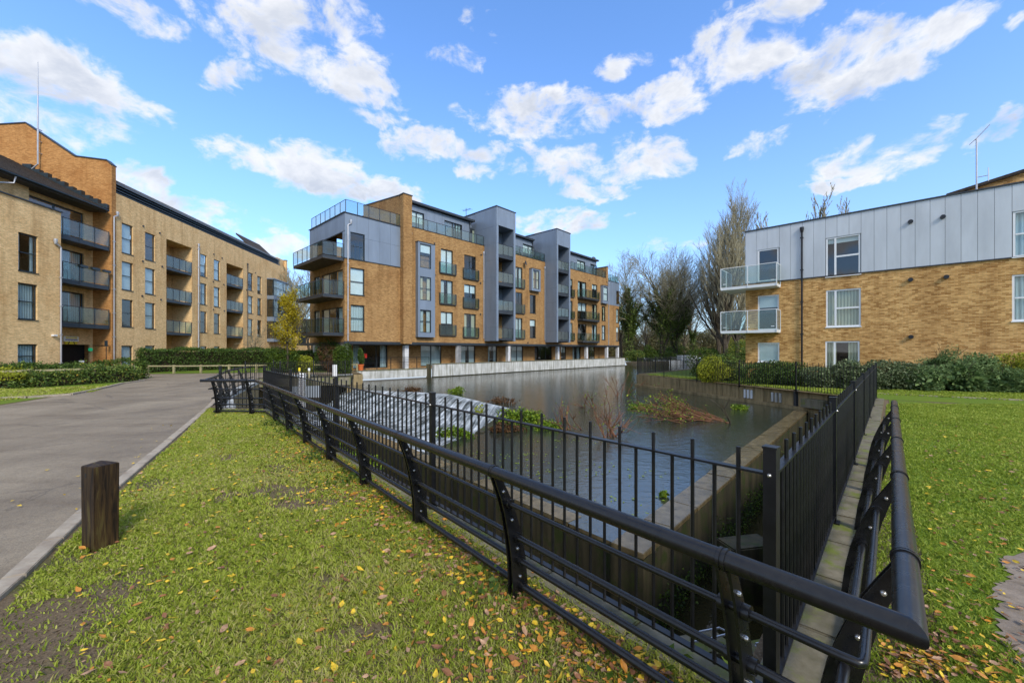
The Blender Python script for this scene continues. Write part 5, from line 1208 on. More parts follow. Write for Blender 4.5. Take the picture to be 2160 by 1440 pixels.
    for i in range(1, len(back)-1):
        d = (back[i+1]-back[i-1]).normalized(); n = Vector((-d.y, d.x)); 
        p = back[i]; post(p-n*top, d, n)
guardrail()

# ================================================================== small things
def bollard():
    x, y = gp(212, 1153); t = empty('bollard', (x, y, 0), rad(-17), 'square dark timber bollard with a sloped top standing in the grass by the kerb', 'bollard')
    w = .088; h = .755
    m = MB(); n = 0
    m.v = [(-w, -w, -.1), (w, -w, -.1), (w, w, -.1), (-w, w, -.1), (-w*1.04, -w*1.04, h), (w*1.04, -w*1.04, h), (w*1.04, w*1.04, h), (-w*1.04, w*1.04, h), (0, 0, h+.035)]
    m.f = [(0, 1, 5, 4), (1, 2, 6, 5), (2, 3, 7, 6), (3, 0, 4, 7), (4, 5, 8), (5, 6, 8), (6, 7, 8), (7, 4, 8), (3, 2, 1, 0)]
    m.build('shaft', 'post_wood', t, bevel=.004)
    m = MB(); m.box(-.035, -.015, -w-.004, -w+.004, h-.1, h-.06); m.build('fixing_mark', 'sign_black', t)
bollard()
def gauge(px, pyt, Y, h, label, zb=None, w=.22, marks=True, name='depth_board'):
    x = (px-1080)/FPX*Y; zt = CAMZ+(HOR-pyt)/FPX*Y; z0 = zt-h
    t = empty(name, (x, Y, z0), 0, label, 'gauge board')
    m = MB(); m.box(-w/2, w/2, 0, .05, 0, h); m.build('board', 'sign_white', t)
    if marks:
        m = MB(); k = 0; z = .05
        while z < h-.12: m.box(-w*.1, w*.3, -.004, -.0008, z, z+.018) if k % 2 else m.box(-w*.32, w*.3, -.004, -.0008, z, z+.018); z += .07; k += 1
        m.build('scale_marks', 'sign_purple', t); m = MB(); m.box(-w*.3, w*.3, -.005, -.001, h-.09, h-.055); m.build('heading_mark', 'sign_black', t)
    if zb is not None: m = MB(); m.box(-.04, .04, .051, .11, zb-z0, h-.05); m.build('support', 'dark_wall', t)
    return t
gauge(636, 787, 15.2, 1.3, 'tall white depth board with scale marks standing in the channel behind the left railings', LZ-.1, .26)
gauge(706, 769, 27.0, .85, 'short white depth board on the bank beside the clipped green shrub', -.3, .28, False)
def marker(px, pyt, pyb, Y, label, top):
    x = (px-1080)/FPX*Y; zt = CAMZ+(HOR-pyt)/FPX*Y; zb = CAMZ+(HOR-pyb)/FPX*Y
    t = empty('marker_post', (x, Y, zb), 0, label, 'marker post'); h = zt-zb
    m = MB(); m.lathe([(0, 0), (.05, 0), (.05, h*.72), (0, h*.72)], 10); m.build('shaft', 'rail_wood', t, True); m = MB(); m.lathe([(0, h*.72), (.062, h*.72), (.062, h*.98), (0, h)], 10); m.build('head', top, t, True)
marker(631.5, 775, 800, 23.0, 'small post with a yellow head behind the tall white depth board', 'yellow'); marker(652, 776, 796, 23.2, 'small cream post with a white head right of the tall depth board', 'sign_white')
def signs():
    x, y, z = L_.world(-4.7, 1.0, 0); t = empty('warning_sign', (x, y, 0), L_.rz, 'small square yellow sign on a pole left of the garage entrance', 'sign')
    m = MB(); m.box(-.3, .3, -.02, .02, 1.2, 1.95); m.build('board', 'yellow', t); m = MB(); m.box(-.2, .2, -.028, -.021, 1.62, 1.68); m.box(-.2, .2, -.028, -.021, 1.5, 1.54); m.box(-.18, .18, -.028, -.021, 1.4, 1.43); m.build('lettering', 'sign_black', t); m = MB(); m.box(-.02, .02, .02, .05, 0, 1.2); m.build('pole', 'frame_dark', t)
    x, y, z = L_.world(-2.7, -.2, 0); t = empty('barrier_post', (x, y, 0), L_.rz, 'narrow yellow and white post in front of the dark garage entrance', 'post')
    m = MB(); m.box(-.09, .09, -.09, .09, 0, .85); m.build('shaft', 'yellow', t); m = MB(); m.box(-.1, .1, -.1, .1, .85, 1.0); m.build('head', 'sign_white', t); m = MB(); m.box(-.07, .05, -.1, -.091, .5, .72); m.build('sticker', 'red', t)
signs()
def pots():
    x, y = (761-1080)/FPX*33.2, 33.2
    t = empty('potted_plant', (x, y, .06), 0, 'orange pot with a tall green conical plant on the ledge under the ochre block', 'potted plant')
    m = MB(); m.lathe([(0, 0), (.18, 0), (.24, .42), (.27, .42), (.27, .5), (.2, .5), (0, .46)], 14); m.build('pot', 'orange', t, True)
    foliage_obj('leaves', ell_points(1500, (0, 0, 1.15), (.33, .33, .75), 5), .09, 'hedge', t, 6)
    x, y = (770-1080)/FPX*34.5, 34.5
    t = tag(MB().box(-.16, .16, -.05, .05, 0, .4).build('lifebuoy_box', 'red', None, loc=(x, y, 1.05)), 'small red box on the dark wall behind the potted plant', 'box')
    p = MB(); p.box(-.03, .03, -.03, .03, -1.05, 0); p.build('stand', 'black_matt', t)
pots()
def chamber_bits():
    # concrete boxes and bent steel rods down in the channel beside the point of the pond wall
    for i, (x, y, w, d, h, rz, lab) in enumerate(((2.05, 4.25, .55, .32, .62, .3, 'mossy concrete box with a bent steel handle in the channel below the pond corner'), (2.75, 4.2, .7, .4, .55, .25, 'second concrete box with crossed steel rods in the channel behind the corner post'), (3.55, 6.0, .75, .4, .85, .2, 'taller mossy concrete block standing in the channel against the right pond wall'))):
        t = empty('concrete_block', (x, y, LZ), rz, lab, 'concrete block')
        m = MB(); m.box(-w/2, w/2, -d/2, d/2, -.2, h); m.build('block', 'dark_wall' if i == 2 else 'coping', t, bevel=.02)
        P = ell_points(500, (0, 0, .15), (w*.55, d*.6, h*.5), i+40); foliage_obj('moss_tuft', P, .03, 'water_weed' if i == 0 else 'shrub_green', t, i)
        if i < 2:
            m = MB(); m.tube([(-w*.45, -.1, h), (-w*.45, -.1, h+.12), (-.1, -.1, h+.1), (w*.4, -.1, h+.1), (w*.45, -.06, h+.1), (w*.4, .0, h+.1), (-.2, 0, h+.12)], .011, 6); m.build('steel_rod', 'pipe', t, True)
            if i: m = MB(); m.tube([(-.1, .1, h), (.25, .0, h+.35), (.3, -.1, h)], .010, 6); m.build('steel_rod', 'pipe', t, True)
chamber_bits()
def knee_rail(pts, label, npost, h=.55):
    t = empty('knee_rail', (pts[0][0], pts[0][1], 0), 0, label, 'knee rail'); P = [Vector(p) for p in pts]; o = P[0]
    for a, b in zip(P, P[1:]): m = MB(); m.beam((a.x-o.x, a.y-o.y, h), (b.x-o.x, b.y-o.y, h), .09, .09); m.build('rail', 'rail_wood', t)
    L = sum((b-a).length for a, b in zip(P, P[1:]))
    for k in range(npost+1):
        d = L*k/npost
        for a, b in zip(P, P[1:]):
            l = (b-a).length
            if d <= l+1e-6: p = a.lerp(b, min(1, d/l)); break
            d -= l
        m = MB(); m.box(-.06, .06, -.06, .06, 0, h+.09); m.build('post', 'rail_wood', t, loc=(p.x-o.x, p.y-o.y, 0))
knee_rail([(-27.6, 30.0), (-24.5, 30.2), (-20.5, 31.3), (-16, 32.4), (-12.9, 33.0)], 'pale timber knee rail in front of the long dark hedge', 8)
knee_rail([(-27.5, 17.3), (-23.6, 18.3), (-22.3, 20.4), (-22.6, 23.6)], 'pale timber knee rail along the near mixed hedge beside the road', 4, .78)

# ================================================================== boats and shed on the far water
def boat(x, y, rz, L, label, hull, cabin):
    t = empty('moored_boat', (x, y, WZ), rz, label, 'boat'); W2 = L*.13
    m = MB(); pr = [(-L/2, -W2), (L*.3, -W2), (L*.5, 0), (L*.3, W2), (-L/2, W2)]; n = len(m.v); k = 5
    m.v += [(p[0]*.93, p[1]*.8, -.1) for p in pr]+[(p[0], p[1], .75) for p in pr]; m.f += [tuple(range(k-1, -1, -1)), tuple(range(k, 2*k))]+[(i, (i+1) % k, k+(i+1) % k, k+i) for i in range(k)]; m.build('hull', hull, t)
    m = MB(); m.box(-L*.32, L*.16, -W2*.75, W2*.75, .755, 1.5); c = m.build('cabin', cabin, t, bevel=.06)
    for s_ in (-1, 1):
        for j in range(3): w = MB(); w.box(-L*.27+j*L*.14, -L*.19+j*L*.14, s_*W2*.76-.012, s_*W2*.76+.012, .98, 1.28); w.build('cabin_window', 'pane', c)
    m = MB(); m.box(-L*.34, L*.18, -W2*.82, W2*.82, 1.502, 1.56); m.build('cabin_roof', cabin, t); m = MB(); m.tube([(L*.2, -W2*.7, .8), (L*.2, -W2*.7, 1.15), (L*.42, 0, 1.2), (L*.2, W2*.7, 1.15), (L*.2, W2*.7, .8)], .03, 6); m.build('bow_rail', 'pipe', t, True)
boat(30.5, 70, rad(195), 6.5, 'white cabin cruiser moored on the far water, left of the dark narrow boat', 'white_paint', 'sign_white'); boat(38.3, 74, rad(185), 7.5, 'dark green narrow boat moored right of the white cruiser', 'hedge' if False else 'frame_dark', 'dark_metal'); boat(29.5, 60, rad(100), 3.2, 'small grey boat with brown sides behind the far black railings', 'white_wall', 'bark')
def shed():
    t = empty('garden_shed', (42.5, 68, 0), rad(10), 'small grey timber shed behind the moored boats', 'shed')
    m = MB(); m.box(-1.6, 1.6, -1.2, 1.2, 0, 2.2); m.build('wall', 'soffit', t); m = MB(); m.extr([(-1.8, -1.3, 2.2), (-1.8, 1.3, 2.2), (-1.8, 0, 3.0)], (3.6, 0, 0)); m.build('roof', 'roof_metal', t); m = MB(); m.box(-.5, .4, -1.24, -1.205, .1, 1.9); m.build('door', 'bark', t)
    return t
shed()

# ================================================================== trees
def tube_segments(name, S, mat, parent, n=4, loc=None):
    """many tapered twigs: S = array (k, 8): p0, p1, r0, r1"""
    S = np.array(S, dtype=np.float64); p0, p1, r0, r1 = S[:, :3], S[:, 3:6], S[:, 6], S[:, 7]
    d = p1-p0; d /= np.linalg.norm(d, axis=1)[:, None]+1e-9; ref = np.where(np.abs(d[:, 2:3]) < .9, np.array([[0, 0, 1.]]), np.array([[1., 0, 0]]))
    a = np.cross(d, ref); a /= np.linalg.norm(a, axis=1)[:, None]; b = np.cross(d, a); qs = []
    ring = lambda j, p, r: p+(a*math.cos(2*math.pi*j/n)+b*math.sin(2*math.pi*j/n))*r[:, None]
    for j in range(n): qs.append(np.stack([ring(j, p0, r0), ring(j+1, p0, r0), ring(j+1, p1, r1), ring(j, p1, r1)], 1))
    V = np.concatenate(qs, 1).reshape(-1, 3); return link(name, np_mesh(name, V, 4, mat), parent, loc)
def grow(seed, H, r0, up, spread, levels, nb, lenk=.55, first=.12, lean=0.0, wob=.12, trunks=1, minr=.006):
    """branch skeleton; up: how much branches turn upwards; spread: opening angle"""
    R = random.Random(seed); S = []
    def br(p, d, L, r, lv):
        k = max(3, int(5 if lv < 2 else 3)); pts = [p]; dirs = [d]
        for i in range(k):
            d = (d+Vector((R.gauss(0, wob), R.gauss(0, wob), R.gauss(0, wob)+up*.25))).normalized(); p = p+d*(L/k); pts.append(p); dirs.append(d)
        for i in range(k):
            ra = r*(1-.8*i/k); rb = r*(1-.8*(i+1)/k); S.append((*pts[i], *pts[i+1], max(ra, minr), max(rb, minr*.7)))
        if lv >= levels: return
        m = nb[min(lv, len(nb)-1)]
        for i in range(m):
            q = first+(1-first)*(i+R.random())/m if lv == 0 else .15+.85*(i+R.random())/m
            j = min(k-1, int(q*k)); f = q*k-j; pp = pts[j].lerp(pts[j+1], f); dd = dirs[j+1]
            side = Vector((R.gauss(0, 1), R.gauss(0, 1), R.gauss(0, .4))); side = (side-dd*side.dot(dd)).normalized()
            an = spread*(.7+.6*R.random()); nd = (dd*math.cos(an)+side*math.sin(an)).normalized()
            br(pp, nd, L*lenk*(1.15-.65*q)*(.7+.6*R.random()), r*(1-.8*q)*.6+.002, lv+1)
    for i in range(trunks):
        o = Vector((R.gauss(0, .15), R.gauss(0, .15), 0)) if trunks > 1 else Vector((0, 0, 0))
        br(o, Vector((lean+(R.gauss(0, .12) if trunks > 1 else 0), R.gauss(0, .12) if trunks > 1 else 0, 1)).normalized(), H*(.85+.15*R.random() if trunks > 1 else 1), r0, 0)
    return S
def bare_tree(name, x, y, S, label, group=None, z=0, ivy=None, mat='twig', minbig=.05, ivyseed=0, rz=0, leaves=None):
    t = empty(name, (x, y, z), rz, label, 'tree', group)
    big = [s for s in S if s[6] > minbig]; small = [s for s in S if s[6] <= minbig]
    tube_segments('trunk', big, 'bark', t, 6); tube_segments('crown', small, mat, t, 3)
    if ivy:
        g = np.random.default_rng(ivyseed); zmax, rr, n = ivy; P = []
        bb = [s for s in S if s[6] > minbig*.9 and s[2] < zmax]; w = np.array([math.dist(s[:3], s[3:6]) for s in bb]); idx = g.choice(len(bb), n, p=w/w.sum()); f = g.random(n)
        A_ = np.array([b[:3] for b in bb])[idx]; B_ = np.array([b[3:6] for b in bb])[idx]; P = A_+(B_-A_)*f[:, None]; k = (1-np.clip(P[:, 2]/zmax, 0, 1)*.65)
        P = P+g.normal(size=(n, 3))*(rr*k)[:, None]*np.array([1, 1, .8]); P = P[P[:, 2] > 0]
        foliage_obj('ivy', P, .30, 'ivy', t, ivyseed)
    if leaves: n, sz, mt = leaves; g = np.random.default_rng(ivyseed+1); sm = np.array([s[:6] for s in small]); i = g.choice(len(sm), n); f = g.random(n)[:, None]; P = sm[i, :3]+(sm[i, 3:6]-sm[i, :3])*f+g.normal(size=(n, 3))*.12; foliage_obj('leaves', P, sz, mt, t, ivyseed)
    return t
# tall poplar group behind the right block
popl = grow(3, 22.3, .42, .8, .50, 3, (46, 14, 8), .44, .07, wob=.07, minr=.014)
bare_tree('poplar_tree', 33.5, 62, popl, 'tall bare poplar with upswept branches rising left of the right block', minbig=.10, z=0)
popl2 = grow(8, 21, .34, .8, .50, 3, (38, 13, 7), .44, .10, wob=.08, minr=.014)
bare_tree('poplar_tree', 34.6, 66, popl2, 'slightly shorter bare poplar in the left side of the poplar clump', minbig=.09)
popl3 = grow(18, 22, .34, .8, .50, 3, (38, 13, 7), .44, .10, wob=.08, minr=.014)
bare_tree('poplar_tree', 37.6, 66, popl3, 'bare poplar at the right side of the clump, half hidden by the grey cladding', minbig=.09)
tops = grow(12, 22, .34, .9, .42, 3, (18, 9, 5), .34, .45, wob=.08, minr=.03)
for i, (x, y, s, lab) in enumerate(((43.5, 63, 1.0, 'bare treetop showing over the grey cladding, nearest the poplar'), (47.6, 64, 1.06, 'dark bare treetop over the cladding, middle of three'), (51.4, 63.5, 1.08, 'bare spiky treetop over the cladding, right of three'))):
    if i == 0: tt = bare_tree('bare_tree', x, y, tops, lab, minbig=.07, ivy=(22, .22, 2500), ivyseed=3, group='treetops over the right block'); tt.scale = (s,)*3
    else: c = copy_thing(tt, (x, y, 0), i*2.1, lab); c.scale = (s,)*3
# ivy clad spreading trees past the end of the ochre block
sp1 = grow(21, 16.5, .30, .35, .62, 3, (15, 11, 7), .58, .22, wob=.12, trunks=3, minr=.014)
sp2 = grow(25, 14.5, .27, .35, .60, 3, (13, 10, 7), .58, .2, wob=.13, trunks=2, minr=.014)
for i, (x, y, S, iv, lab) in enumerate(((22.3, 74, sp2, (12, .5, 7500), 'dark ivy covered tree just right of the end of the ochre block'), (27.2, 72, sp1, (12, .42, 9000), 'bare tree with a narrow column of ivy on its trunk'), (31.5, 76, sp1, (9, .6, 11000), 'wide bare tree with ivy on its lower trunks beside the water'), (38.2, 84, sp2, (5, .45, 1500), 'bare spreading tree behind the foot of the tall poplars'))):
    bare_tree('ivy_tree', x, y, S, lab, ivy=iv, ivyseed=50+i, rz=i*1.3, minbig=.06)
for i, (x, y, sc, lab) in enumerate(((42, 96, .62, 'pale bare tree far back left of the poplars'), (52, 100, .8, 'bare tree far back behind the boats'), (33, 98, .8, 'bare tree far back between the ivy trees'), (25.5, 92, .95, 'bare tree far back behind the end of the ochre block'))):
    if i == 0: far0 = bare_tree('bare_tree', x, y, sp2, lab, group='bare trees beyond the water', minbig=.08); far0.scale = (sc,)*3
    else: c = copy_thing(far0, (x, y, 0), i*1.7, lab); c.scale = (sc,)*3
# gap between the left and the middle block
gapt = grow(31, 13, .22, .4, .55, 3, (13, 9, 6), .55, .25, wob=.12, trunks=2, minr=.02)
bare_tree('bare_tree', -36.5, 66, gapt, 'bare tree in the gap between the two blocks on the left', minbig=.06)
bare_tree('bare_tree', -31.5, 62, gapt, 'bare tree behind the yellow tree', minbig=.06, rz=2.2)
sm = grow(41, 3.7, .06, .15, .7, 3, (8, 6, 4), .6, .3, wob=.15, trunks=2, minr=.008)
bare_tree('bare_tree', -25.6, 39.5, sm, 'small bare tree at the right end of the long hedge', minbig=.025)
def house_far():
    t = empty('house', (-38, 84, 0), rad(15), 'low dark roofed house in the gap between the blocks', 'house')
    m = MB(); m.box(-9, 9, -4, 4, 0, 5.2); m.build('wall', 'brick_left', t); m = MB(); m.extr([(-9.5, -4.6, 5.2), (-9.5, 4.6, 5.2), (-9.5, 0, 8.2)], (19, 0, 0)); m.build('roof', 'roof_tile', t)
    for x in (-5, 0, 5): m = MB(); m.box(x-.7, x+.7, -4.05, -4.001, 3.0, 4.3); m.build('window', 'frame_dark', t)
house_far()
# yellow ginkgo-like tree
def yellow_tree():
    Y = 30.5; x = (606-1080)/FPX*Y; S = grow(52, 5.7, .09, .35, .75, 3, (24, 7, 4), .28, .2, wob=.1, minr=.008)
    t = empty('yellow_tree', (x, Y, 0), 0, 'slim tree with bright yellow autumn leaves in front of the glazed bay', 'tree')
    tube_segments('trunk', [s for s in S if s[6] > .03], 'bark', t, 6); tube_segments('crown', [s for s in S if s[6] <= .03], 'twig', t, 3)
    g = np.random.default_rng(9); sm_ = np.array([s[:6] for s in S if s[2] > 1.2]); n = 7500; i = g.choice(len(sm_), n); f = g.random(n)[:, None]
    P = sm_[i, :3]+(sm_[i, 3:6]-sm_[i, :3])*f+g.normal(size=(n, 3))*.16
    foliage_obj('leaves', P, .11, 'yellow_leaf', t, 9)
yellow_tree()

# ================================================================== shrubs and hedges
def shrub(name, x, y, r, mat, label, seed, n=6000, size=.09, z=0, flat=0, group=None, core='ivy', aspect=.6, cat='shrub', lump=.28, shell=.75):
    t = empty(name, (x, y, z), 0, label, cat, group)
    P = ell_points(n, (0, 0, r[2]*.42), (r[0], r[1], r[2]*.62), seed, shell=shell, zmin=0.0, lump=lump)
    foliage_obj('leaves', P, size, mat, t, seed, flat, aspect)
    P2 = ell_points(n//5, (0, 0, r[2]*.36), (r[0]*.72, r[1]*.72, r[2]*.5), seed+1, shell=.3, zmin=0); foliage_obj('inner_leaves', P2, size*1.6, mat, t, seed+1)
    S = grow(seed, r[2]*.8, .03, .2, .7, 1, (6,), .8, .1, trunks=3, minr=.01); tube_segments('stem', S, 'bark', t, 4); return t
def hedge(name, P0, P1, w, h, mat, label, seed, dens=420, size=.09, topmat=None, soft=.08, wave=.06, core='ivy'):
    P0 = Vector(P0); P1 = Vector(P1); d = P1-P0; L = d.length; t = empty(name, (P0.x, P0.y, 0), math.atan2(d.y, d.x), label, 'hedge')
    g = np.random.default_rng(seed); n = int(dens*(L*h*2+L*w*1.4+w*h*2)); f = g.random(n)
    x = g.random(n)*L; y = (g.random(n)-.5)*w; z = g.random(n)*h; face = g.choice(5, n, p=np.array([L*h, L*h*.35, L*w*1.3, w*h, w*h])/(L*h*1.35+L*w*1.3+2*w*h))
    y = np.where(face == 0, -w/2, np.where(face == 1, w/2, y)); z = np.where(face == 2, h, z); x = np.where(face == 3, 0, np.where(face == 4, L, x))
    bulge = wave*(np.sin(x*2.3+seed)+np.sin(x*5.1+z*3+seed*2)+np.sin(z*6+x*1.1))
    y = y+np.where(face == 0, -bulge, np.where(face == 1, bulge, 0)); z = z+np.where(face == 2, bulge, 0)
    P = np.stack([x, y, z], 1)+g.normal(size=(n, 3))*soft; P = P[P[:, 2] > .0]
    if topmat:
        tp = (P[:, 2] > h-.24-.1*np.abs(np.sin(P[:, 0]*1.3))); foliage_obj('top_leaves', P[tp], size*.8, topmat, t, seed+2); P = P[~tp]
    foliage_obj('leaves', P, size, mat, t, seed)
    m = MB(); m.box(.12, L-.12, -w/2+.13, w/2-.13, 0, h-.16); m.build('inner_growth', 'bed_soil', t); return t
hedge('hedge', (-29.0, 30.9), (-24.2, 40.2), 1.3, 1.75, 'hedge', 'long dark green clipped hedge in front of the pale brick block', 1, 330, .10)
hedge('hedge', (-29.3, 17.6), (-23.1, 18.9), 1.5, .70, 'laurel', 'near mixed hedge with a clipped yellow green top beside the road', 2, 500, .10, 'hedge_yellow', .10, .08)
hedge('hedge', (-23.1, 18.9), (-22.0, 22.9), 1.3, .68, 'laurel', 'short end of the mixed hedge turning back towards the garage', 3, 480, .10, None, .10, .08)
hedge('hedge', (-30.0, 19.5), (-28.6, 26.2), 1.2, .80, 'hedge', 'dark green hedge under the windows of the near wing', 4, 380, .10, None, .1)
shrub('shrub', -27.0, 17.0, (1.1, .8, 1.2), 'hedge_yellow', 'bright yellow green shrub at the left edge of the picture', 61, 3500, .09)
shrub('shrub', -27.6, 19.8, (.7, .6, 1.6), 'shrub_pale', 'pale feathery plant behind the left end of the mixed hedge', 62, 1800, .08)
hedge('hedge', (-24.9, 23.6), (-22.6, 24.4), .8, 1.0, 'shrub_green', 'low green planting behind the mixed hedge near the garage', 5, 350, .09)
def spx(px, Y): return (px-1080)/FPX*Y
# planting by the corner of the ochre block
shrub('shrub', spx(597, 31), 31, (1.7, 1.2, 2.1), 'shrub_green', 'rounded grey green shrub below the yellow tree', 63, 7000, .10)
shrub('shrub', spx(642, 31), 31.3, (.85, .7, 1.55), 'hedge_yellow', 'yellow green shrub right of the rounded one', 64, 2500, .10)
shrub('shrub', spx(664, 30), 32.5, (1.1, .8, 2.4), 'brown_leaf', 'reddish brown leafless looking shrub behind the yellow one', 65, 2200, .09)
shrub('shrub', spx(694, 30), 31.6, (.95, .8, 1.9), 'brown_leaf', 'brown shrub left of the tall clipped evergreen', 66, 3800, .09)
shrub('shrub', spx(722, 29.8), 29.9, (.75, .7, 2.45), 'shrub_green', 'tall clipped evergreen shrub at the corner of the ochre block', 67, 6500, .09)
shrub('shrub', spx(690, 32), 33.0, (2.0, .8, 2.7), 'hedge', 'dark green shrub reaching the white beam under the block', 68, 4500, .10)
hedge('hedge', (-24.0, 40.0), (-17.5, 36.0), 1.2, 1.5, 'hedge', 'dark planting between the long hedge and the rounded shrub', 6, 260, .12)
# right side planting
shrub('shrub', spx(1500, 22.2), 22.2, (1.1, .8, 1.4), 'hedge_yellow', 'yellow shrub behind the far railing, at the left end of the row', 70, 4200, .075)
shrub('shrub', spx(1540, 22.4), 22.6, (1.1, .9, 1.5), 'laurel', 'brown and green mixed shrub between the yellow shrub and the dark dome', 71, 4200, .08)
shrub('shrub', spx(1520, 25), 26.5, (1.5, 1.1, 2.1), 'shrub_green', 'loose green shrub left of the brick corner', 72, 4500, .09)
shrub('shrub', spx(1615, 20.2), 20.3, (1.25, .9, 1.3), 'hedge', 'clipped dark green dome below the ground floor window, left of two', 73, 7000, .07)
shrub('shrub', spx(1672, 19.6), 19.9, (1.1, .9, 1.22), 'hedge', 'clipped dark green dome, right of two, joining the pale shrubs', 74, 6000, .07)
for i, (px, Y, r, lab) in enumerate(((1735, 18.6, (1.0, .8, 1.1), 'grey green variegated shrub right of the dark domes'), (1790, 18.2, (.95, .8, 1.28), 'grey green variegated shrub behind the end of the right railing'), (1850, 17.8, (1.1, .8, 1.38), 'grey green variegated shrub just right of the right railing'), (1912, 17.6, (1.1, .8, 1.3), 'grey green variegated shrub touching the dark junipers'))):
    shrub('variegated_shrub', spx(px, Y), Y, r, 'shrub_pale', lab, 80+i, 4200, .085)
for i, (px, Y, r, lab) in enumerate(((1958, 17.1, (1.25, .9, 1.25), 'low spreading juniper beside the pale shrubs'), (1985, 17.9, (.9, .8, 1.95), 'tall narrow juniper tip against the brick wall'), (2035, 16.9, (1.35, .9, 1.45), 'wide spreading juniper in the middle of the bed'), (2070, 17.5, (1.3, .9, 1.9), 'highest spreading juniper in front of the brick wall'), (2125, 16.5, (1.3, .8, 1.2), 'low juniper in front of the yellow shrub'))):
    shrub('juniper', spx(px, Y), Y, r, 'juniper', lab, 90+i, 6500, .13, flat=.55, aspect=.22, lump=.55, shell=.5)
shrub('shrub', spx(2010, 17.6), 17.9, (1.2, .5, 1.35), 'brown_leaf', 'brown dead growth showing between the junipers', 96, 1600, .09)
for i, (px, Y) in enumerate(((2150, 16.9), (2215, 16.2))): shrub('shrub', spx(px, Y), Y, (1.2, .8, 1.7), 'hedge_yellow', ('bright yellow shrub at the right end of the bed', 'yellow shrub beyond the right edge of the bed')[i], 97+i, 4500, .08)
# far bank and woodland
shrub('shrub', 24.3, 70, (1.5, 1.3, 2.9), 'shrub_green', 'bright green rounded bush on the bank past the long white wall', 101, 3500, .14, z=-.3)
for i, (x, y, r, mt, lab) in enumerate(((21, 68, (2.4, 1.8, 1.9), 'laurel', 'low mixed bushes at the end of the long white wall'), (28, 73, (3.2, 2, 2.0), 'laurel', 'low brown green bushes under the ivy trees'), (33.5, 82, (3.6, 2, 3.0), 'shrub_green', 'green bushes on the far bank behind the cruiser'), (40.5, 70.5, (3.2, 2, 4.2), 'hedge_yellow', 'yellow green willow like bush behind the shed'), (47, 68, (4.0, 2.5, 4.6), 'laurel', 'mixed autumn bush between the shed and the brick corner'), (36, 60, (3.5, 2.2, 3.4), 'laurel', 'brown green bush under the tall poplars'))):
    shrub('bank_bush', x, y, r, mt, lab, 110+i, 4200, .17, z=-.2)
def woods():
    g = np.random.default_rng(77); P = []
    for k in range(46):
        x = g.uniform(16, 95); y = g.uniform(104, 128); h = g.uniform(6, 11)*(1+.15*math.sin(x*.2)); n = 3000
        Q = ell_points(n, (x, y, h*.45), (g.uniform(3, 5.5), 3, h*.6), 200+k, shell=.55, zmin=-1); P.append(Q)
    P.append(np.stack([g.uniform(14, 100, 26000), g.uniform(100, 104, 26000), np.abs(g.normal(0, 2.0, 26000))], 1)); P = np.concatenate(P); o = foliage_obj('far_woodland', P, .6, 'wood_far', None, 5, 0, .3); tag(o, kind='stuff')
woods()

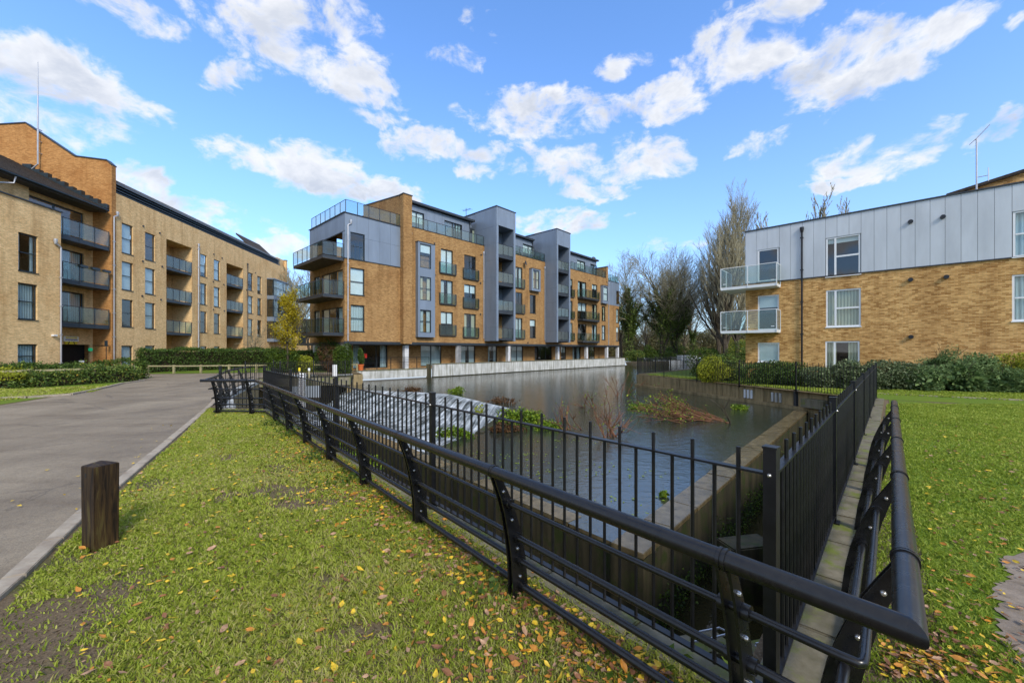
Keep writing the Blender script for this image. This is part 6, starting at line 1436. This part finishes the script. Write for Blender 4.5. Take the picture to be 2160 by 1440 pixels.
# ================================================================== plants and debris in the water
def water_plants():
    def twigs(x, y, label, seed, lean, n, L, mat='red_twig', leaf=None, z=WZ-.05, name='fallen_branch', spread=1.0):
        R = random.Random(seed); t = empty(name, (x, y, z), 0, label, 'branch'); S = []
        for i in range(n):
            p = Vector((R.gauss(0, .35*spread), R.gauss(0, .16*spread), 0)); d = Vector((lean+R.gauss(0, .25), R.gauss(0, .2), .55+R.gauss(0, .15))).normalized(); l = L*(.6+.6*R.random()); r = .022
            for k in range(6): q = p+d*(l/6); S.append((*p, *q, r, r*.82)); p = q; r *= .82; d = (d+Vector((R.gauss(0, .12), R.gauss(0, .12), -.06+R.gauss(0, .1)))).normalized()
            for k in range(5):
                b = S[-1-R.randrange(4)]; p = Vector(b[:3]); d2 = (d+Vector((R.gauss(0, .5), R.gauss(0, .5), .5+R.gauss(0, .4)))).normalized(); q = p+d2*(.25+.35*R.random()); S.append((*p, *q, .009, .004))
        tube_segments('twig', S, mat, t, 5)
        if leaf:
            g = np.random.default_rng(seed); A_ = np.array([s[3:6] for s in S]); m = leaf[0]; P = A_[g.integers(0, len(A_), m)]+g.normal(size=(m, 3))*[.14, .12, .05]; foliage_obj('leaves', P, leaf[1], leaf[2], t, seed)
        return t
    x, y = gp(1490, 885, WZ); twigs(x, y, 'half sunk fallen branches with red twigs and green tufts in the middle of the pond', 5, -1.5, 34, 2.2, leaf=(520, .07, 'water_weed'), spread=2.0)
    x, y = gp(1440, 872, WZ); twigs(x, y, 'leafy left end of the fallen branches lying on the water', 6, -.9, 14, 1.1, leaf=(650, .08, 'water_weed'), spread=1.5)
    x, y = gp(1543, 893, WZ); twigs(x, y, 'single dark upright stick right of the fallen branches', 7, -.12, 2, 1.2, 'bark', spread=.1)
    x, y = gp(1285, 920, WZ); twigs(x, y, 'upright tuft of reddish twigs in the pond behind the left railing', 8, .1, 16, .75, spread=.5, leaf=(120, .05, 'water_weed'))
    x, y = gp(1205, 905, WZ); twigs(x, y, 'thin leaning twigs left of the reddish tuft', 9, -.5, 9, .7, spread=.6, leaf=(90, .05, 'water_weed'))
    x, y = gp(1312, 835, WZ); twigs(x, y, 'far thin bare twigs standing in the pond near the corner of the quay', 10, .1, 8, 1.2, spread=.8)
    x, y = gp(1255, 860, WZ); twigs(x, y, 'sparse twigs just above the water behind the reddish tuft', 11, -.3, 8, .7, spread=1.0, leaf=(80, .06, 'water_weed'))
    def clump(px, py, r, n, label, seed, mat='water_weed', z=WZ): x, y = gp(px, py, z); t = empty('water_plant', (x, y, z), 0, label, 'water plant'); foliage_obj('leaves', ell_points(n, (0, 0, r[2]*.2), r, seed, .5, zmin=0, lump=.5), .085, mat, t, seed); return t
    clump(1100, 893, (.95, .5, .5), 3200, 'largest bright green plant clump at the end of the weir', 21); clump(1150, 905, (.6, .4, .28), 1300, 'low green plant clump right of the largest one', 22)
    clump(962, 831, (.55, .4, .45), 1300, 'small green clump on the crest of the weir', 23); clump(1060, 910, (.8, .3, .25), 1100, 'brownish weeds at the foot of the large green clump', 24, 'brown_leaf')
    clump(962, 921, (.9, .3, .28), 1500, 'green growth on the wall where the white water ends', 25); clump(1562, 863, (.55, .35, .2), 600, 'small green tuft near the slots in the quay wall', 26)
    clump(1400, 1048, (.08, .08, .14), 60, 'tiny upright green sprig floating in the near water', 27); clump(870, 826, (.9, .3, .35), 900, 'brown debris caught on the weir crest', 28, 'brown_leaf'); clump(1058, 850, (.9, .3, .3), 700, 'brown leaves and twigs caught on the slanting weir crest', 29, 'brown_leaf')
    clump(1350, 862, (.8, .4, .22), 700, 'leafy green mat left of the fallen branches', 30); clump(1010, 875, (.35, .25, .5), 220, 'ragged weed hanging in the white water', 31, 'hedge_yellow', -1.2)
    # floating leaves
    g = np.random.default_rng(31); P = []
    for px, py, n, sx in ((1060, 960, 60, .9), (1050, 1000, 40, .6), (1180, 930, 40, .8), (1320, 1000, 30, .7), (1300, 1060, 16, .6), (1400, 1090, 16, .7), (1130, 985, 30, .8)):
        x, y = gp(px, py, WZ); P.append(np.stack([g.normal(x, sx, n), g.normal(y, .25, n), np.full(n, WZ+.006)], 1))
    P = np.concatenate(P); P = P[in_poly_np(P[:, :2], [tuple(A+Vector((0, .4))), tuple(Bc), (9, 28), (0, 30), tuple(K3+Vector((.3, 0))), tuple(L3+Vector((.4, 0))), tuple(W1+Vector((.3, .3)))])]
    V = leaf_quads(P, .06, 8, 1.0); o = link('floating_leaves', np_mesh('floating_leaves', V, 4, 'water_weed', np.full(len(P), .9))); tag(o, kind='stuff')
    # moss and ferns along the near foot of the training wall
    P = []; 
    for k in range(26):
        u = k/26; c = (LF1.lerp(RF0, .02+.5*u)); P.append(ell_points(420, (c.x+.55+.25*g.random(), c.y+.65, -.75-1.0*g.random()), (.45, .3, .38), 300+k, .4))
    o = foliage_obj('bank_plants', np.concatenate(P), .085, 'water_weed', None, 44); tag(o, kind='stuff')
    m = MB()                       # earthy, mossy slope under those plants
    n0 = Vector((.75, .66))
    a = LF1+n0*.15; b = LF1.lerp(RF0, .62)+n0*.15; m.quad((a.x, a.y, -.3), (b.x, b.y, -.9), (b.x+n0.x*.8, b.y+n0.y*.8, -2.0), (a.x+n0.x*1.6, a.y+n0.y*1.6, -2.0)); o = m.build('bank_slope', 'moss'); tag(o, kind='structure')
    # moss strips on the inside of the right pond wall
    P = []; d = (Bc-A).normalized(); nn = Vector((d.y, -d.x))
    for k in range(34):
        c = A+d*(.2+k*.36); P.append(ell_points(260, (c.x+nn.x*.03, c.y+nn.y*.03, LZ+.12+.1*math.sin(k)), (.28, .22, .32+.25*g.random()), 400+k, .5))
    o = foliage_obj('wall_moss', np.concatenate(P), .04, 'shrub_green', None, 45); tag(o, kind='stuff')
water_plants()

# ================================================================== grass
NAV = [(-2.2, 1.0), (-3.78, 3.12), (-4.56, 4.36), (-7.05, 8.55), (-9.3, 12.15), (-8.6, 11.7), (-7.4, 11.75), (1.2, 2.0), (1.6, 1.2)]
def soil_mask(x, y):
    """bare patches: 0 grass .. 1 soil (by place, as trodden in the verge)"""
    s = np.zeros_like(x)
    for cx, cy, rx, ry, a in ((-3.1, 2.5, .55, .6, 1.0), (-3.0, 4.95, .75, .35, .95), (-3.4, 5.8, .6, .5, .7), (-2.4, 4.6, .5, .25, .85), (-4.9, 5.2, .4, .35, .6), (-3.9, 3.5, .3, .35, .6), (-1.5, 3.1, .25, .15, .6), (-.9, 2.55, .3, .12, .6), (-4.6, 6.6, .5, .4, .6), (-2.6, 2.2, .5, .3, .8)):
        s = np.maximum(s, a*np.exp(-((x-cx)/rx)**2-((y-cy)/ry)**2))
    w = .5+.2*np.sin(x*7.1+1.3*np.sin(y*5))+.2*np.sin(y*9.3+1.7*np.sin(x*4))+.25*np.sin(x*23+2*np.sin(y*17))*np.sin(y*27+2*np.sin(x*13)); return np.clip(s*1.45-w*.75+.06, 0, 1)
def grass(name, poly, n, mat, hmin, hmax, ymax, seed, soil=True, dist_scale=True, wk=1.0):
    g = np.random.default_rng(seed); xs = [p[0] for p in poly]; ys = [p[1] for p in poly]
    # density falls off with distance from the path, blades get wider
    m = int(n*2.6); y = min(ys)+(min(max(ys), ymax)-min(ys))*g.random(m)**1.9; x = min(xs)+(max(xs)-min(xs))*g.random(m)
    vis = (np.abs(x) < y*1.42+.7) & (y > .9) & in_poly_np(np.stack([x, y], 1), poly); x, y = x[vis], y[vis]
    if soil: k = g.random(len(x)) > np.minimum(soil_mask(x, y)*1.35, .93); x, y = x[k], y[k]
    x, y = x[:n], y[:n]; n = len(x); dist = np.hypot(x, y)
    clump = .5+.5*np.sin(x*11+np.sin(y*7)*2)*np.sin(y*13+np.sin(x*9)*2); patch = .5+.5*np.sin(x*1.7+.6)*np.sin(y*1.3+1.1)
    h = (hmin+(hmax-hmin)*g.random(n))*(.55+.6*clump)*(.75+.5*patch); w = (.0013+.00078*dist)*wk*(.7+.6*g.random(n))
    a = g.random(n)*2*np.pi; lean = h*(.35+.9*g.random(n)); la = g.random(n)*2*np.pi
    B0 = np.stack([x, y, np.zeros(n)+.004], 1); side = np.stack([np.cos(a), np.sin(a), np.zeros(n)], 1)*w[:, None]
    mid = B0+np.stack([np.cos(la)*lean*.35, np.sin(la)*lean*.35, h*.62], 1); tip = B0+np.stack([np.cos(la)*lean, np.sin(la)*lean, h*.9], 1)
    V = np.stack([B0-side, B0+side, mid+side*.75, tip, mid-side*.75], 1).reshape(-1, 3); rnd = np.clip(g.normal(.5, .22, n)+.12*(clump-.5)+.1*(patch-.5), 0, 1)
    big = np.sin(x*.9+2)*np.sin(y*.8)+.5*np.sin(x*2.3)*np.sin(y*2.9+1); rnd = np.clip(rnd+.10*big, 0, 1); rnd = np.where(g.random(n) < .09+.06*big, 1.0, rnd)
    o = link(name, np_mesh(name, V, 5, mat, rnd)); return tag(o, kind='stuff')
grass('grass', NAV, 380000, 'grass', .022, .052, 12.5, 1)
grass('grass', [(1.05, 1.3), (13.42, 14.15), (14.2, 14.0), (20, 12.5), (20, 8), (7, 4.5), (4.5, 3.5), (4.12, 3.38), (3.97, 3.16), (3.64, 3.0), (3.38, 2.75), (3.08, 2.56), (2.97, 2.3), (2.74, 2.1), (2.2, 1.3)], 210000, 'grass_right', .025, .055, 13, 2, False)
grass('grass', [(12.9, 15.4), (14.0, 16.3), (20, 12.6), (24, 13), (24, 17.5), (13, 20), (10, 28), (9.6, 28), (12.5, 17.5)], 60000, 'grass_right', .04, .08, 28, 3, False, wk=1.2)
grass('grass', [(-30, 13.4), (-18.0, 13.5), (-17.8, 16.8), (-20, 20), (-22, 17.8), (-30, 16.6)], 30000, 'grass', .05, .09, 20, 4, False, wk=1.3)
def trodden():
    g = np.random.default_rng(3); n = 60000; x = g.uniform(-9, 2, n); y = g.uniform(1.2, 9, n); k = in_poly_np(np.stack([x, y], 1), NAV); x, y = x[k], y[k]; s = soil_mask(x, y) > .42; x, y = x[s][:5200], y[s][:5200]
    P = np.stack([x, y, np.full(len(x), .004)], 1); r = g.random(len(x))*.009+.004; V = leaf_quads(P, .02, 3, .75); o = link('soil_crumbs', np_mesh('soil_crumbs', V, 4, 'ground')); tag(o, kind='stuff')
trodden()
sheet('soil_patch', [(-2.3, 1.2), (-3.8, 2.9), (-4.5, 4.0), (-5.6, 5.8), (-4.6, 6.9), (-3.2, 6.2), (-1.9, 5.0), (-2.0, 4.2), (-3.0, 3.6), (-2.7, 2.9), (-2.2, 2.2), (-1.6, 1.3)], .0035, 'bed_soil') if False else None

# ================================================================== fallen leaves
def leaf_mesh(seed, mat):
    R = random.Random(seed); n = 7; m = MB(); up = []; dn = []
    for i in range(n):
        f = i/(n-1); w = math.sin(math.pi*f**.8)*.5*(.85+.3*R.random())*(.5 if 0 < i < n-1 else .1); x = f-.5; cz = .16*(f-.5)**2*4*R.uniform(.3, 1)
        up.append((x, w, cz+abs(w)*.35)); dn.append((x, -w, cz+abs(w)*R.uniform(.1, .5)))
    mid = [(p[0], 0, p[2]*.6) for p in up]
    for i in range(n-1): m.quad(mid[i], mid[i+1], up[i+1], up[i]); m.quad(dn[i], dn[i+1], mid[i+1], mid[i])
    m.quad((-.5, -.012, 0), (-.5, .012, 0), (-.75, .01, .02), (-.75, -.01, .02))
    return m.mesh('fallen_leaf', mat, True)
def leaves():
    kinds = [('leaf_yellow', 'yellow'), ('leaf_orange', 'orange'), ('leaf_brown', 'dark brown'), ('leaf_tan', 'pinkish tan')]
    M_ = {k: [leaf_mesh(i*7+j, k) for j in range(4)] for i, (k, _) in enumerate(kinds)}
    g = np.random.default_rng(15); dL = (Vector((-6.95, 10.75))-Vector((1.206, 1.20))).normalized(); nL = Vector((-dL.y, dL.x)); nL = nL if nL.x < 0 else -nL
    pts = []
    def rail_pt():
        s = g.random()**1.6*9+.4; off = abs(g.normal(0, .42))-.05; p = Vector((1.3, 1.6))+dL*s+nL*off; return p, 'lying beside the foot of the black guardrail on the left'
    def lawn_pt():
        y = 2.0+g.random()**1.4*8; x = g.uniform(-y*1.1, y*.3); return Vector((x, y)), 'lying on the open grass of the left lawn'
    def right_pt():
        if g.random() < .55: return Vector((2.15+g.normal(0, .32), 2.14+abs(g.normal(0, .3)))), 'in the drift under the near end of the right guardrail'
        y = 2.1+g.random()**1.5*8; return Vector((y*g.uniform(1.02, 1.3)+.1, y)), 'lying on the grass of the right lawn'
    n = 0; tries = 0; big = []; small = []
    while n < 3900 and tries < 30000:
        tries += 1; f = [rail_pt, lawn_pt, right_pt][g.choice(3, p=[.50, .27, .23])]; p, lab = f(); q = (p.x, p.y)
        ok = in_poly(q, NAV) if f is not right_pt else (q[0] > q[1]*.962-.12+.05 and q[1] > 2.1)
        if not ok or q[1] < 2.08 or abs(q[0]) > q[1]*1.33: continue
        w = [.24, .28, .30, .18] if f is not lawn_pt else [.34, .22, .20, .24]; k = g.choice(4, p=w); sz = float(np.clip(g.lognormal(math.log(.040), .32), .02, .08)); big.append((q[1], q, k, sz, lab)); n += 1
    big.sort(key=lambda b: b[0]/b[3])
    for _, q, k, sz, lab in big[:290]:
        key, col = kinds[k]; o = link('fallen_leaf', M_[key][int(g.integers(4))], None, (q[0], q[1], .028+.02*g.random())); o.rotation_euler = (g.normal(0, .35), g.normal(0, .35), g.random()*6.28); o.scale = (sz, sz*.9, sz); tag(o, col+' fallen leaf '+lab, 'leaf', col+' fallen leaves '+lab)
    rest = {k: [] for k, _ in kinds}
    for _, q, k, sz, lab in big[290:]: rest[kinds[k][0]].append((q, sz))
    vs = []; fs = []; mi = []
    me = bpy.data.meshes.new('leaf_litter')
    for i, (k, _) in enumerate(kinds):
        me.materials.append(MAT[k])
        for q, sz in rest[k]:
            src = M_[k][int(g.integers(4))]; from_m = Matrix.Translation((q[0], q[1], .03)) @ Matrix.Rotation(g.random()*6.28, 4, 'Z') @ Matrix.Rotation(g.normal(0, .4), 4, 'X') @ Matrix.Scale(sz, 4); b = len(vs)
            vs += [tuple(from_m @ v.co) for v in src.vertices]
            for p in src.polygons: fs.append(tuple(b+j for j in p.vertices)); mi.append(i)
    me.from_pydata(vs, [], fs); me.polygons.foreach_set('material_index', mi); me.update(); tag(link('leaf_litter', me), kind='stuff')
    # thin far scatter of yellow leaves on the grass and along the kerb
    n = 700; x = g.uniform(-9, 1, n); y = g.uniform(3.5, 12, n); P = np.stack([x, y, np.full(n, .05)], 1); P = P[in_poly_np(P[:, :2], NAV)]
    k = np.array([(-4.6+g.normal(0, .5)-i*.05, 4.2+i*.09+g.normal(0, .2), .03) for i in range(60)]); P2 = np.concatenate([P, k]); V = leaf_quads(P2, .045, 2, .85, .7); tag(link('leaf_litter', np_mesh('leaf_litter', V, 4, 'leaf_yellow')), kind='stuff')
leaves()
def ivy_bits():
    g = np.random.default_rng(8); P = []
    for (x, y, n) in ((.75, 1.95, 60), (.95, 1.75, 80), (-.2, 2.9, 50), (1.1, 1.7, 60), (-2.2, 5.3, 80), (-3.2, 6.4, 90), (-4.6, 8.2, 110), (-5.6, 9.3, 110)): P.append(np.stack([g.normal(x, .14, n), g.normal(y, .12, n), .05+np.abs(g.normal(0, .07, n))], 1))
    tag(foliage_obj('weeds', np.concatenate(P), .05, 'shrub_green', None, 5, .3), kind='stuff')
ivy_bits()
